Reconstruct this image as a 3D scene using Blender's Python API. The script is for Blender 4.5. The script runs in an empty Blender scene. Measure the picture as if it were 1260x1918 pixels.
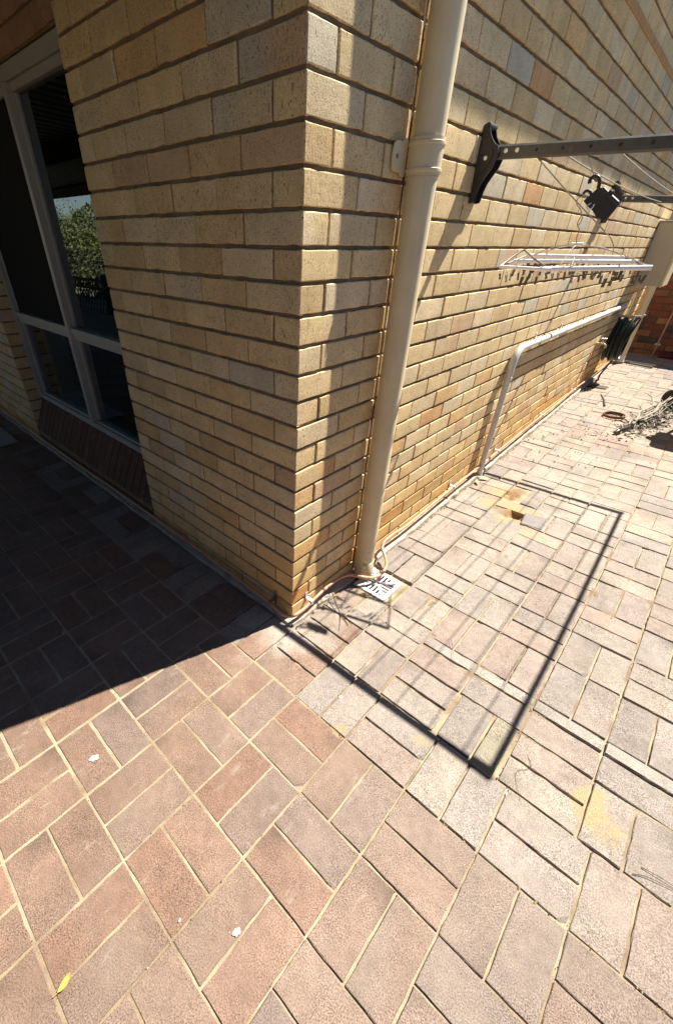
import bpy, math, random
import numpy as np
from mathutils import Vector, Matrix

# ------------------------------------------------------------------ camera
scene = bpy.context.scene
COL = scene.collection
R3 = math.radians
cam = bpy.data.cameras.new("camera")
cam.sensor_fit = 'HORIZONTAL'
cam.sensor_width = 36.0
CAM_ROWS = [(0.721232, 0.692612, 0.010674), (0.400762, -0.404654, -0.821976), (-0.564991, 0.597113, -0.569422)]
cam.lens = 36.0 * 776.684 / 1260.0
cam.shift_x = 0.07471
cam.shift_y = 0.02500
cam.clip_start = 0.02
cam.clip_end = 2000
camo = bpy.data.objects.new("camera", cam)
COL.objects.link(camo)
r_, d_, f_ = [Vector(v) for v in CAM_ROWS]
M = Matrix((r_, -d_, -f_)).transposed().to_4x4()
M.translation = Vector((0.9214, -1.0202, 1.4749))
camo.matrix_world = M
scene.camera = camo

# ------------------------------------------------------------------ light
SUN = Vector((0.333, 1.0, 1.62)).normalized()
w = bpy.data.worlds.new("World")
scene.world = w
w.use_nodes = True
nt = w.node_tree
bg = nt.nodes["Background"]
sky = nt.nodes.new("ShaderNodeTexSky")
sky.sky_type = 'NISHITA'
sky.sun_disc = False
sky.sun_elevation = math.asin(SUN.z)
sky.sun_rotation = math.atan2(SUN.x, SUN.y)
sky.air_density = 1.0
sky.dust_density = 0.1
sky.ozone_density = 3.0
bg.inputs[1].default_value = 0.05
nt.links.new(sky.outputs[0], bg.inputs[0])
sl = bpy.data.lights.new("sun", 'SUN')
sl.energy = 5.0
sl.angle = R3(0.5)
sl.color = (1.0, 0.95, 0.87)
so = bpy.data.objects.new("sun", sl)
so.rotation_mode = 'QUATERNION'
so.rotation_quaternion = SUN.to_track_quat('Z', 'Y')
so.location = (3, 6, 9)
COL.objects.link(so)
scene.view_settings.view_transform = 'Standard'
scene.view_settings.look = 'None'
scene.view_settings.gamma = 1.0
scene.view_settings.exposure = 1.32
try:
    scene.cycles.max_bounces = 10
    scene.cycles.diffuse_bounces = 5
    scene.cycles.sample_clamp_indirect = 6.0
    scene.cycles.caustics_reflective = False
    scene.cycles.caustics_refractive = False
except Exception:
    pass

rng = np.random.default_rng(7)
random.seed(7)

# ------------------------------------------------------------------ helpers
def gz(y):
    return 0.03 * float(min(max(y - 1.0, 0.0), 5.0))

def mesh_obj(name, verts, faces, mats, parent=None, smooth=False, fmat=None, cols=None):
    me = bpy.data.meshes.new(name)
    me.from_pydata([tuple(map(float, v)) for v in verts], [], [tuple(map(int, f)) for f in faces])
    if not isinstance(mats, (list, tuple)):
        mats = [mats]
    for m in mats:
        me.materials.append(m)
    if fmat is not None:
        me.polygons.foreach_set("material_index", np.asarray(fmat, dtype=np.int32))
    if smooth:
        me.polygons.foreach_set("use_smooth", np.ones(len(me.polygons), dtype=bool))
    if cols is not None:
        at = me.color_attributes.new("Col", 'FLOAT_COLOR', 'POINT')
        c = np.ones((len(verts), 4), dtype=np.float32)
        cols = np.asarray(cols)
        c[:, :cols.shape[1]] = cols
        at.data.foreach_set("color", c.ravel())
    me.update()
    o = bpy.data.objects.new(name, me)
    COL.objects.link(o)
    if parent:
        o.parent = parent
        o.matrix_parent_inverse = Matrix.Translation(-parent.location) if parent.parent is None else Matrix.Identity(4)
    return o

def tag(o, label=None, cat=None, group=None, kind=None):
    if label: o['label'] = label
    if cat: o['category'] = cat
    if group: o['group'] = group
    if kind: o['kind'] = kind
    return o

def empty(name, loc, label, cat, group=None):
    o = bpy.data.objects.new(name, None)
    o.empty_display_size = 0.05
    o.location = loc
    COL.objects.link(o)
    return tag(o, label, cat, group)

class MB:
    """collects shapes (world coordinates) that make ONE mesh"""
    def __init__(s):
        s.v = []; s.f = []; s.m = []; s.n = 0
    def add(s, v, f, m=0):
        s.v += [tuple(p) for p in v]
        s.f += [tuple(i + s.n for i in q) for q in f]
        s.m += [m] * len(f)
        s.n += len(v)
    def box(s, lo, hi, bev=0.0, m=0, mat=None):
        lo = np.array(lo, float); hi = np.array(hi, float)
        c = (lo + hi) / 2; h = (hi - lo) / 2
        b = min(bev, h.min() * 0.9)
        if b <= 0:
            v = [c + h * np.array([sx, sy, sz]) for sx in (-1, 1) for sy in (-1, 1) for sz in (-1, 1)]
            f = [(0, 1, 3, 2), (4, 6, 7, 5), (0, 4, 5, 1), (2, 3, 7, 6), (0, 2, 6, 4), (1, 5, 7, 3)]
        else:
            v = []; idx = {}
            for ax in range(3):
                for sg in (-1, 1):
                    o1, o2 = [(1, 2), (2, 0), (0, 1)][ax]
                    for a, bb in ((-1, -1), (1, -1), (1, 1), (-1, 1)):
                        p = np.zeros(3)
                        p[ax] = sg * h[ax]; p[o1] = a * (h[o1] - b); p[o2] = bb * (h[o2] - b)
                        sgn = [0, 0, 0]; sgn[ax] = sg; sgn[o1] = a; sgn[o2] = bb
                        idx[(ax, tuple(sgn))] = len(v); v.append(c + p)
            f = []
            for ax in range(3):
                for sg in (-1, 1):
                    o1, o2 = [(1, 2), (2, 0), (0, 1)][ax]
                    q = []
                    for a, bb in ((-1, -1), (1, -1), (1, 1), (-1, 1)):
                        sgn = [0, 0, 0]; sgn[ax] = sg; sgn[o1] = a; sgn[o2] = bb
                        q.append(idx[(ax, tuple(sgn))])
                    f.append(tuple(q) if sg > 0 else tuple(q[::-1]))
            for a1 in range(3):
                a2 = (a1 + 1) % 3; a3 = (a1 + 2) % 3
                for s1 in (-1, 1):
                    for s2 in (-1, 1):
                        q = []
                        for (aa, s3) in ((a1, -1), (a1, 1), (a2, 1), (a2, -1)):
                            sgn = [0, 0, 0]; sgn[a1] = s1; sgn[a2] = s2; sgn[a3] = s3
                            q.append(idx[(aa, tuple(sgn))])
                        f.append(tuple(q) if s1 * s2 < 0 else tuple(q[::-1]))
            for s1 in (-1, 1):
                for s2 in (-1, 1):
                    for s3 in (-1, 1):
                        q = [idx[(ax, (s1, s2, s3))] for ax in range(3)]
                        f.append(tuple(q) if s1 * s2 * s3 > 0 else tuple(q[::-1]))
        if mat is not None:
            v = [tuple(mat @ Vector(tuple(p))) for p in v]
        s.add(v, f, m)
    def tube(s, path, r, n=10, cap=True, m=0, closed=False):
        P = [Vector(p) for p in path]
        N = len(P)
        rr = r if isinstance(r, (list, tuple)) else [r] * N
        T = []
        for i in range(N):
            a = P[(i - 1) % N] if (closed or i > 0) else P[i]
            b = P[(i + 1) % N] if (closed or i < N - 1) else P[i]
            T.append((b - a).normalized())
        up = Vector((0, 0, 1)) if abs(T[0].z) < 0.9 else Vector((1, 0, 0))
        side = T[0].cross(up).normalized()
        v = []
        for i in range(N):
            side = (side - T[i] * side.dot(T[i])).normalized()
            b = T[i].cross(side)
            for k in range(n):
                a = 2 * math.pi * k / n
                v.append(P[i] + (side * math.cos(a) + b * math.sin(a)) * rr[i])
        f = []
        for i in range(N if closed else N - 1):
            for k in range(n):
                a = i * n + k; b2 = i * n + (k + 1) % n
                j = (i + 1) % N
                f.append((a, b2, j * n + (k + 1) % n, j * n + k))
        if cap and not closed:
            f.append(tuple(range(n))[::-1]); f.append(tuple((N - 1) * n + k for k in range(n)))
        s.add(v, f, m)
    def cyl(s, p0, p1, r, n=16, m=0):
        s.tube([p0, p1], r, n, True, m)
    def prism(s, poly, axis, a0, a1, m=0):
        """poly: 2-D points in the plane of the two other axes, extruded along axis"""
        n = len(poly); v = []
        for a in (a0, a1):
            for (p, q) in poly:
                v.append({'x': (a, p, q), 'y': (p, a, q), 'z': (p, q, a)}[axis])
        f = [tuple(range(n))[::-1], tuple(n + i for i in range(n))]
        f += [(i, (i + 1) % n, n + (i + 1) % n, n + i) for i in range(n)]
        s.add(v, f, m)
    def build(s, name, mat, parent=None, smooth=False):
        o = mesh_obj(name, s.v, s.f, mat, parent, smooth, s.m)
        if smooth:
            try:
                o.data.set_sharp_from_angle(angle=R3(40))
            except Exception:
                pass
        return o

def bez(pts, n=8):
    """Catmull-Rom through pts"""
    P = [np.array(p, float) for p in pts]
    P = [2 * P[0] - P[1]] + P + [2 * P[-1] - P[-2]]
    out = []
    for i in range(1, len(P) - 2):
        for k in range(n):
            t = k / n
            a, b, c, d = P[i - 1], P[i], P[i + 1], P[i + 2]
            out.append(0.5 * (2 * b + (c - a) * t + (2 * a - 5 * b + 4 * c - d) * t * t + (3 * b - a - 3 * c + d) * t ** 3))
    out.append(P[-2])
    return out

def vnoise(x, y, seed=0):
    """smooth value noise, numpy"""
    xi = np.floor(x).astype(np.int64); yi = np.floor(y).astype(np.int64)
    xf = x - xi; yf = y - yi
    def h(a, b):
        n = (a * 374761393 + b * 668265263 + seed * 1442695041) & 0x7fffffff
        n = ((n ^ (n >> 13)) * 1274126177) & 0x7fffffff
        n = (n ^ (n >> 16)) & 0xffff
        return n / 65535.0
    u = xf * xf * (3 - 2 * xf); v = yf * yf * (3 - 2 * yf)
    return (h(xi, yi) * (1 - u) + h(xi + 1, yi) * u) * (1 - v) + (h(xi, yi + 1) * (1 - u) + h(xi + 1, yi + 1) * u) * v

# ------------------------------------------------------------------ materials
def mat(name, col, rough=0.6, metal=0.0, spec=0.5):
    m = bpy.data.materials.new(name)
    m.use_nodes = True
    b = m.node_tree.nodes["Principled BSDF"]
    b.inputs["Base Color"].default_value = (*col, 1)
    b.inputs["Roughness"].default_value = rough
    b.inputs["Metallic"].default_value = metal
    b.inputs["Specular IOR Level"].default_value = spec
    return m

def N(m, t, **kw):
    n = m.node_tree.nodes.new(t)
    for k, v in kw.items():
        setattr(n, k, v)
    return n

def L(m, a, b):
    m.node_tree.links.new(a, b)

def geo_pos(m, scale=(1, 1, 1)):
    g = N(m, "ShaderNodeNewGeometry")
    mp = N(m, "ShaderNodeMapping")
    mp.inputs["Scale"].default_value = scale
    L(m, g.outputs["Position"], mp.inputs["Vector"])
    return mp.outputs["Vector"]

def noise(m, vec, scale, detail=3, rough=0.6):
    n = N(m, "ShaderNodeTexNoise")
    n.inputs["Scale"].default_value = scale
    n.inputs["Detail"].default_value = detail
    n.inputs["Roughness"].default_value = rough
    L(m, vec, n.inputs["Vector"])
    return n.outputs["Fac"]

def ramp(m, fac, stops):
    r = N(m, "ShaderNodeValToRGB")
    e = r.color_ramp.elements
    while len(e) < len(stops):
        e.new(0.5)
    for el, (p, c) in zip(e, stops):
        el.position = p
        el.color = (*c, 1) if not isinstance(c, (int, float)) else (c, c, c, 1)
    L(m, fac, r.inputs["Fac"])
    return r.outputs["Color"]

def mix(m, a, b, fac, mode='MULTIPLY'):
    x = N(m, "ShaderNodeMix", data_type='RGBA', blend_type=mode)
    if isinstance(fac, (int, float)):
        x.inputs["Factor"].default_value = fac
    else:
        L(m, fac, x.inputs["Factor"])
    for s, i in ((a, 6), (b, 7)):
        if isinstance(s, tuple):
            x.inputs[i].default_value = (*s, 1)
        else:
            L(m, s, x.inputs[i])
    return x.outputs[2]

def bump(m, h, strength, dist=0.002, prev=None):
    b = N(m, "ShaderNodeBump")
    b.inputs["Strength"].default_value = strength
    b.inputs["Distance"].default_value = dist
    L(m, h, b.inputs["Height"])
    if prev is not None:
        L(m, prev, b.inputs["Normal"])
    return b.outputs["Normal"]

def P(m):
    return m.node_tree.nodes["Principled BSDF"]

def weathered(name, col, rough=0.6, metal=0.0, var=0.25, scale=6.0, fine=120.0, bstr=0.15, dirt=None, spec=0.5):
    """plain coloured surface with uneven tone, grime and fine bump"""
    m = mat(name, col, rough, metal, spec)
    v = geo_pos(m)
    n1 = noise(m, v, scale, 5)
    n2 = noise(m, v, fine, 3)
    c = ramp(m, n1, [(0.25, tuple(x * (1 - var) for x in col)), (0.75, tuple(min(1, x * (1 + var * 0.6)) for x in col))])
    if dirt:
        k = ramp(m, noise(m, v, scale * 2.7, 6, 0.7), [(0.55, 0.0), (0.72, 1.0)])
        c = mix(m, c, dirt, k, 'MIX')
    L(m, c, P(m).inputs["Base Color"])
    L(m, bump(m, n2, bstr, 0.001), P(m).inputs["Normal"])
    rr = N(m, "ShaderNodeMapRange")
    rr.inputs[3].default_value = max(0.05, rough - 0.12); rr.inputs[4].default_value = min(1, rough + 0.15)
    L(m, n1, rr.inputs[0]); L(m, rr.outputs[0], P(m).inputs["Roughness"])
    return m

def brick_mat(name, red=False):
    m = mat(name, (0.5, 0.4, 0.28), 0.88, 0, 0.25)
    at = N(m, "ShaderNodeVertexColor", layer_name="Col")
    v = geo_pos(m)
    vs = geo_pos(m, (1, 1, 0.22))
    blot = ramp(m, noise(m, v, 9, 4), [(0.3, 0.84), (0.7, 1.1)])
    c = mix(m, at.outputs["Color"], blot, 1.0)
    grain = ramp(m, noise(m, v, 330, 2), [(0.40, 0.70), (0.5, 1.0), (0.60, 1.14)])
    c = mix(m, c, grain, 0.75)
    pit = noise(m, v, 190, 2, 0.5)
    pm = ramp(m, pit, [(0.30, 1.0), (0.36, 0.0)])
    c = mix(m, c, (0.13, 0.095, 0.06), pm, 'MIX')
    scr = noise(m, vs, 260, 2, 0.55)
    sm = ramp(m, scr, [(0.30, 1.0), (0.36, 0.0)])
    c = mix(m, c, (0.17, 0.125, 0.08), sm, 'MIX')
    # mortar smears dragged over the faces, and darker firing flashes
    sme = ramp(m, noise(m, geo_pos(m, (1, 1, 0.6)), 26, 6, 0.75), [(0.63, 0.0), (0.70, 0.65)])
    c = mix(m, c, (0.24, 0.19, 0.13), sme, 'MIX')
    fl = ramp(m, noise(m, v, 13, 5, 0.7), [(0.58, 0.0), (0.72, 0.40)])
    c = mix(m, c, (0.42, 0.25, 0.12), fl, 'MIX')
    wh = ramp(m, noise(m, geo_pos(m, (1, 1, 0.5)), 7, 6, 0.7), [(0.62, 0.0), (0.74, 0.35)])
    c = mix(m, c, (0.66, 0.60, 0.48), wh, 'MIX')
    L(m, c, P(m).inputs["Base Color"])
    n = bump(m, noise(m, v, 240, 4, 0.65), 0.4, 0.002)
    n = bump(m, scr, 0.3, 0.002, n)
    n = bump(m, noise(m, v, 40, 3), 0.12, 0.003, n)
    L(m, n, P(m).inputs["Normal"])
    return m

def mortar_mat(name, col):
    m = mat(name, col, 0.95, 0, 0.15)
    v = geo_pos(m)
    c = ramp(m, noise(m, v, 14, 5), [(0.3, tuple(x * 0.7 for x in col)), (0.7, tuple(x * 1.2 for x in col))])
    c = mix(m, c, ramp(m, noise(m, v, 420, 2), [(0.3, 0.6), (0.6, 1.1)]), 0.8)
    L(m, c, P(m).inputs["Base Color"])
    L(m, bump(m, noise(m, v, 220, 4, 0.7), 0.7, 0.003), P(m).inputs["Normal"])
    return m

def paver_mat():
    m = mat("paver", (0.3, 0.2, 0.15), 0.85, 0, 0.3)
    at = N(m, "ShaderNodeVertexColor", layer_name="Col")
    v = geo_pos(m)
    c = mix(m, at.outputs["Color"], ramp(m, noise(m, v, 5, 5, 0.65), [(0.25, 0.80), (0.75, 1.14)]), 1.0)
    c = mix(m, c, ramp(m, noise(m, v, 34, 4, 0.6), [(0.3, 0.86), (0.7, 1.10)]), 1.0)
    g = noise(m, v, 290, 2, 0.6)
    c = mix(m, c, ramp(m, g, [(0.385, 0.34), (0.45, 0.90), (0.54, 1.06), (0.63, 1.55)]), ramp(m, noise(m, v, 7, 3), [(0.35, 0.35), (0.65, 0.95)]))
    c = mix(m, c, ramp(m, noise(m, v, 1.5, 5, 0.7), [(0.32, 0.80), (0.55, 1.0), (0.7, 1.10)]), 1.0)
    # worn lighter film in broad patches
    k = ramp(m, noise(m, v, 2.3, 4, 0.6), [(0.5, 0.0), (0.75, 0.2)])
    c = mix(m, c, (0.35, 0.30, 0.25), k, 'MIX')
    # chalky wear scratches and scattered dark stains of each paver face
    st = ramp(m, noise(m, v, 11, 6, 0.75), [(0.60, 0.0), (0.68, 0.40)])
    c = mix(m, c, (0.13, 0.10, 0.08), st, 'MIX')
    wv = ramp(m, noise(m, geo_pos(m, (1.0, 0.35, 1)), 17, 6, 0.75), [(0.60, 0.0), (0.70, 0.45)])
    c = mix(m, c, (0.38, 0.335, 0.28), wv, 'MIX')
    # loose sand lying in ragged grains where the vertex alpha says there is some
    ad = N(m, "ShaderNodeMath", operation='MULTIPLY_ADD')
    L(m, noise(m, v, 55, 8, 0.8), ad.inputs[0]); ad.inputs[1].default_value = 1.9
    L(m, at.outputs["Alpha"], ad.inputs[2])
    sk = ramp(m, ad.outputs[0], [(0.0, 0.0), (1.0, 1.0)])
    mr = N(m, "ShaderNodeMapRange"); mr.inputs[1].default_value = 1.30; mr.inputs[2].default_value = 1.75
    L(m, ad.outputs[0], mr.inputs[0])
    sc = ramp(m, noise(m, v, 380, 2), [(0.40, (0.24, 0.17, 0.09)), (0.6, (0.43, 0.325, 0.175))])
    c = mix(m, c, sc, mr.outputs[0], 'MIX')
    L(m, c, P(m).inputs["Base Color"])
    n = bump(m, noise(m, v, 190, 4, 0.7), 0.6, 0.004)
    n = bump(m, noise(m, v, 22, 3), 0.25, 0.004, n)
    L(m, n, P(m).inputs["Normal"])
    return m

def sand_mat():
    m = mat("sand", (0.45, 0.36, 0.22), 0.95, 0, 0.15)
    at = N(m, "ShaderNodeVertexColor", layer_name="Col")
    v = geo_pos(m)
    c = mix(m, at.outputs["Color"], ramp(m, noise(m, v, 16, 5, 0.7), [(0.3, 0.72), (0.7, 1.15)]), 1.0)
    c = mix(m, c, ramp(m, noise(m, v, 420, 2), [(0.3, 0.6), (0.65, 1.12)]), 0.8)
    L(m, c, P(m).inputs["Base Color"])
    L(m, bump(m, noise(m, v, 260, 4, 0.7), 0.7, 0.003), P(m).inputs["Normal"])
    return m

BRICK = brick_mat("cream_brick")
REDBRICK = brick_mat("red_brick")
MORTAR = mortar_mat("grey_mortar", (0.25, 0.18, 0.11))
REDMORTAR = mortar_mat("dark_mortar", (0.16, 0.13, 0.11))
PAVER = paver_mat()
SAND = sand_mat()
CREAM = weathered("cream_paint", (0.75, 0.625, 0.40), 0.42, 0, 0.12, 7, 300, 0.06, spec=0.4)
CREAM2 = weathered("cream_metal_paint", (0.52, 0.46, 0.34), 0.45, 0, 0.08, 3, 200, 0.05)
CONDUIT = weathered("grey_plastic", (0.60, 0.60, 0.58), 0.4, 0, 0.12, 6, 200, 0.06)
COPPER = weathered("weathered_copper", (0.56, 0.29, 0.17), 0.5, 0.25, 0.3, 14, 160, 0.2, dirt=(0.52, 0.38, 0.26))
BLACKP = weathered("black_plastic", (0.022, 0.022, 0.024), 0.38, 0, 0.3, 10, 400, 0.1)
GREYMET = weathered("grey_powder_coat", (0.085, 0.085, 0.075), 0.42, 0, 0.25, 18, 260, 0.12, dirt=(0.16, 0.14, 0.11))
STEEL = weathered("bright_steel", (0.86, 0.85, 0.86), 0.25, 0.35, 0.1, 30, 200, 0.05)
BAR = weathered("bright_hanger_bar", (0.92, 0.90, 0.92), 0.28, 0, 0.05, 30, 200, 0.03)
DULLSTEEL = weathered("dull_wire", (0.28, 0.24, 0.19), 0.45, 0.6, 0.3, 40, 200, 0.05)
PEGM = weathered("peg_plastic", (0.16, 0.125, 0.085), 0.5, 0, 0.5, 60, 200, 0.05)
CORD = weathered("clothesline_cord", (0.30, 0.27, 0.20), 0.6, 0, 0.2, 30, 500, 0.2)
WHITEP = weathered("white_plastic", (0.74, 0.73, 0.70), 0.4, 0, 0.12, 25, 200, 0.06, dirt=(0.45, 0.40, 0.32))
CONCRETE = weathered("rough_concrete", (0.46, 0.39, 0.31), 0.95, 0, 0.3, 18, 140, 0.8, dirt=(0.24, 0.16, 0.11), spec=0.2)
FRAMEM = weathered("aluminium_frame", (0.43, 0.415, 0.37), 0.42, 0.1, 0.12, 8, 200, 0.08)
DARKWOOD = weathered("dark_timber", (0.05, 0.035, 0.025), 0.7, 0, 0.3, 12, 120, 0.3)
ROOFM = weathered("dark_roof_sheet", (0.035, 0.033, 0.03), 0.5, 0, 0.3, 4, 100, 0.1)
TILE = weathered("roof_tile", (0.20, 0.09, 0.06), 0.8, 0, 0.3, 4, 60, 0.4)
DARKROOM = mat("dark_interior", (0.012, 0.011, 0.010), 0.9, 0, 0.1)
CURTAIN = weathered("curtain_cloth", (0.42, 0.39, 0.32), 0.9, 0, 0.1, 6, 300, 0.2)
HOSE = weathered("green_hose", (0.012, 0.022, 0.016), 0.35, 0, 0.3, 12, 200, 0.1)
BRASS = weathered("brass", (0.52, 0.42, 0.28), 0.35, 0.8, 0.3, 30, 200, 0.1)
RUST = weathered("rusty_brown", (0.16, 0.065, 0.035), 0.75, 0.1, 0.4, 25, 160, 0.4)
DARKRED = weathered("dark_red_paint", (0.10, 0.012, 0.014), 0.4, 0, 0.3, 8, 120, 0.1)
PALEWOOD = weathered("bleached_timber", (0.52, 0.46, 0.36), 0.85, 0, 0.25, 10, 120, 0.4)
STALK = weathered("dry_stalk", (0.36, 0.32, 0.24), 0.85, 0, 0.5, 45, 160, 0.4, dirt=(0.22, 0.17, 0.10))
TWIG = weathered("dark_twig", (0.05, 0.035, 0.022), 0.85, 0, 0.4, 60, 200, 0.3)
LEAFY = weathered("yellow_leaf", (0.50, 0.34, 0.07), 0.6, 0, 0.3, 60, 200, 0.2)
LEAFD = weathered("dead_leaf", (0.50, 0.38, 0.20), 0.75, 0, 0.35, 50, 200, 0.3)
CHALK = weathered("white_spatter", (0.46, 0.44, 0.40), 0.95, 0, 0.3, 90, 300, 0.3)
MATM = weathered("grey_mat", (0.34, 0.34, 0.33), 0.9, 0, 0.15, 12, 240, 0.4)
EARTH = weathered("dry_earth", (0.24, 0.20, 0.12), 0.95, 0, 0.35, 0.6, 12, 0.4, dirt=(0.12, 0.13, 0.05))
BARK = weathered("bark", (0.12, 0.09, 0.065), 0.9, 0, 0.3, 5, 40, 0.5)
SEALANT = weathered("joint_sealant", (0.085, 0.065, 0.05), 0.7, 0, 0.4, 20, 200, 0.4)

def foliage_mat(name, a, b):
    m = mat(name, a, 0.6, 0, 0.3)
    at = N(m, "ShaderNodeVertexColor", layer_name="Col")
    L(m, at.outputs["Color"], P(m).inputs["Base Color"])
    return m
FOL = foliage_mat("foliage", (0.08, 0.1, 0.02), (0.1, 0.12, 0.03))

def glass_mat():
    m = bpy.data.materials.new("window_glass")
    m.use_nodes = True
    n = m.node_tree.nodes
    n.remove(n["Principled BSDF"])
    out = n["Material Output"]
    tr = N(m, "ShaderNodeBsdfTransparent"); tr.inputs[0].default_value = (0.62, 0.65, 0.62, 1)
    gl = N(m, "ShaderNodeBsdfGlossy"); gl.inputs["Roughness"].default_value = 0.004
    gl.inputs[0].default_value = (0.80, 0.90, 1.0, 1)
    fr = N(m, "ShaderNodeFresnel"); fr.inputs["IOR"].default_value = 2.8
    mx = N(m, "ShaderNodeMixShader")
    L(m, fr.outputs[0], mx.inputs[0]); L(m, tr.outputs[0], mx.inputs[1]); L(m, gl.outputs[0], mx.inputs[2])
    L(m, mx.outputs[0], out.inputs["Surface"])
    return m
GLASS = glass_mat()

# ------------------------------------------------------------------ brickwork
CREAM_PAL = np.array([(0.76, 0.57, 0.305), (0.74, 0.545, 0.28), (0.72, 0.56, 0.33), (0.78, 0.61, 0.375), (0.67, 0.475, 0.235),
                      (0.63, 0.535, 0.37), (0.58, 0.505, 0.385), (0.67, 0.39, 0.175), (0.73, 0.475, 0.22), (0.64, 0.44, 0.255)])
CREAM_W = np.array([0.25, 0.22, 0.15, 0.12, 0.11, 0.035, 0.012, 0.015, 0.05, 0.038]); CREAM_W = CREAM_W / CREAM_W.sum()
RED_PAL = np.array([(0.30, 0.10, 0.055), (0.24, 0.085, 0.05), (0.36, 0.15, 0.075), (0.10, 0.075, 0.065), (0.40, 0.20, 0.10), (0.17, 0.08, 0.06)])
RED_W = np.array([0.28, 0.22, 0.18, 0.14, 0.08, 0.10])

class BrickMesh:
    def __init__(s, pal=CREAM_PAL, pw=CREAM_W):
        s.V = []; s.F = []; s.C = []; s.M = []; s.n = 0; s.pal = pal; s.pw = pw
    def _push(s, v, f, c, m):
        s.V.append(v); s.C.append(c)
        s.F += [tuple(i + s.n for i in q) for q in f]; s.M += [m] * len(f); s.n += len(v)
    def quad(s, pts, m=1, c=(0.3, 0.25, 0.2)):
        s._push(np.array(pts, float), [(0, 1, 2, 3)], np.tile(np.array(c), (len(pts), 1)), m)
    def brick(s, o, u, v, n, w, h, depth=0.016, step=0.03, end0=None, end1=None, tint=None, col=None, jit=0.0012, proud=None):
        """one brick face: o = lower corner, u/v in-plane unit vectors, n outward; end0/end1 = per-height
        arris setbacks where the face meets another face at a wall corner"""
        o = np.array(o, float); u = np.array(u, float); v = np.array(v, float); n = np.array(n, float)
        nx = max(3, int(round(w / step)) + 1); nz = max(4, int(round(h / min(step, 0.02))) + 1)
        a = np.linspace(0, w, nx); b = np.linspace(0, h, nz)
        # arris rows close to the edge
        e = 0.0035
        a = np.concatenate([[0.0], [e], a[1:-1], [w - e], [w]]); b = np.concatenate([[0.0], [e], b[1:-1], [h - e], [h]])
        nx, nz = len(a), len(b)
        A, B = np.meshgrid(a, b)
        D = np.zeros_like(A) + (rng.normal(0, 0.0011) if proud is None else proud)
        D += rng.normal(0, 0.004) * (A / w - 0.5) * 0.3
        edge = 0.0020 + np.abs(rng.normal(0, 0.0012, A.shape))
        lo = np.zeros_like(A)
        lo[0, :] = lo[-1, :] = 1; lo[:, 0] = lo[:, -1] = 1
        chip = (rng.random(A.shape) < 0.05) * rng.random(A.shape) * 0.004
        A2 = A + 0; B2 = B + 0
        A2[:, 0] += np.abs(rng.normal(0, jit, nz)); A2[:, -1] -= np.abs(rng.normal(0, jit, nz))
        B2[0, :] += np.abs(rng.normal(0, jit * 1.3, nx)); B2[-1, :] -= np.abs(rng.normal(0, jit * 1.3, nx))
        D -= lo * (edge + chip)
        D[1, :] -= 0.0004; D[-2, :] -= 0.0004
        for end, ci, sg in ((end0, 0, 1), (end1, -1, -1)):
            if end is not None:
                ee = np.interp(b, np.linspace(0, h, len(end)), end)
                A2[:, ci] = (0 if ci == 0 else w) + sg * ee
                D[:, ci] = -ee
                B2[:, ci] = b
        pts = o + A2[..., None] * u + B2[..., None] * v + D[..., None] * n
        # back ring
        ring_i = [(0, i) for i in range(nx)] + [(j, nx - 1) for j in range(1, nz)] + [(nz - 1, i) for i in range(nx - 2, -1, -1)] + [(j, 0) for j in range(nz - 2, 0, -1)]
        back = np.array([pts[j, i] - n * (depth + D[j, i]) for j, i in ring_i])
        V = np.concatenate([pts.reshape(-1, 3), back])
        f = []
        for j in range(nz - 1):
            for i in range(nx - 1):
                f.append((j * nx + i, j * nx + i + 1, (j + 1) * nx + i + 1, (j + 1) * nx + i))
        nb = nx * nz; k = len(ring_i)
        for q in range(k):
            j0, i0 = ring_i[q]; j1, i1 = ring_i[(q + 1) % k]
            if (end0 is not None and i0 == 0 and i1 == 0) or (end1 is not None and i0 == nx - 1 and i1 == nx - 1):
                continue
            f.append((j0 * nx + i0, nb + q, nb + (q + 1) % k, j1 * nx + i1))
        if np.dot(np.cross(u, v), n) < 0:
            f = [q[::-1] for q in f]
        # colour: two tones blended along the brick
        c0 = np.array(col) if col is not None else s.pal[rng.choice(len(s.pal), p=s.pw)]
        c1 = s.pal[rng.choice(len(s.pal), p=s.pw)] if col is None else c0 * rng.uniform(0.8, 1.1)
        c0 = c0 * rng.uniform(0.92, 1.06)
        amt = rng.choice([0, 0, 0.15, 0.55, 0.95], p=[0.35, 0.2, 0.2, 0.15, 0.10])
        t = np.clip((A / w - rng.uniform(0.2, 0.8)) * rng.choice([-1, 1]) * 2.2 + 0.5, 0, 1) * amt
        C = c0 * (1 - t[..., None]) + c1 * t[..., None]
        if tint is not None:
            C = C * tint(pts)
        C = C.reshape(-1, 3)
        Cb = np.array([C[j * nx + i] for j, i in ring_i]) * 0.8
        s._push(V, f, np.concatenate([C, Cb]), 0)
    def build(s, name, mats, parent=None):
        return mesh_obj(name, np.concatenate(s.V), s.F, mats, parent, False, s.M, np.concatenate(s.C))

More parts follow.
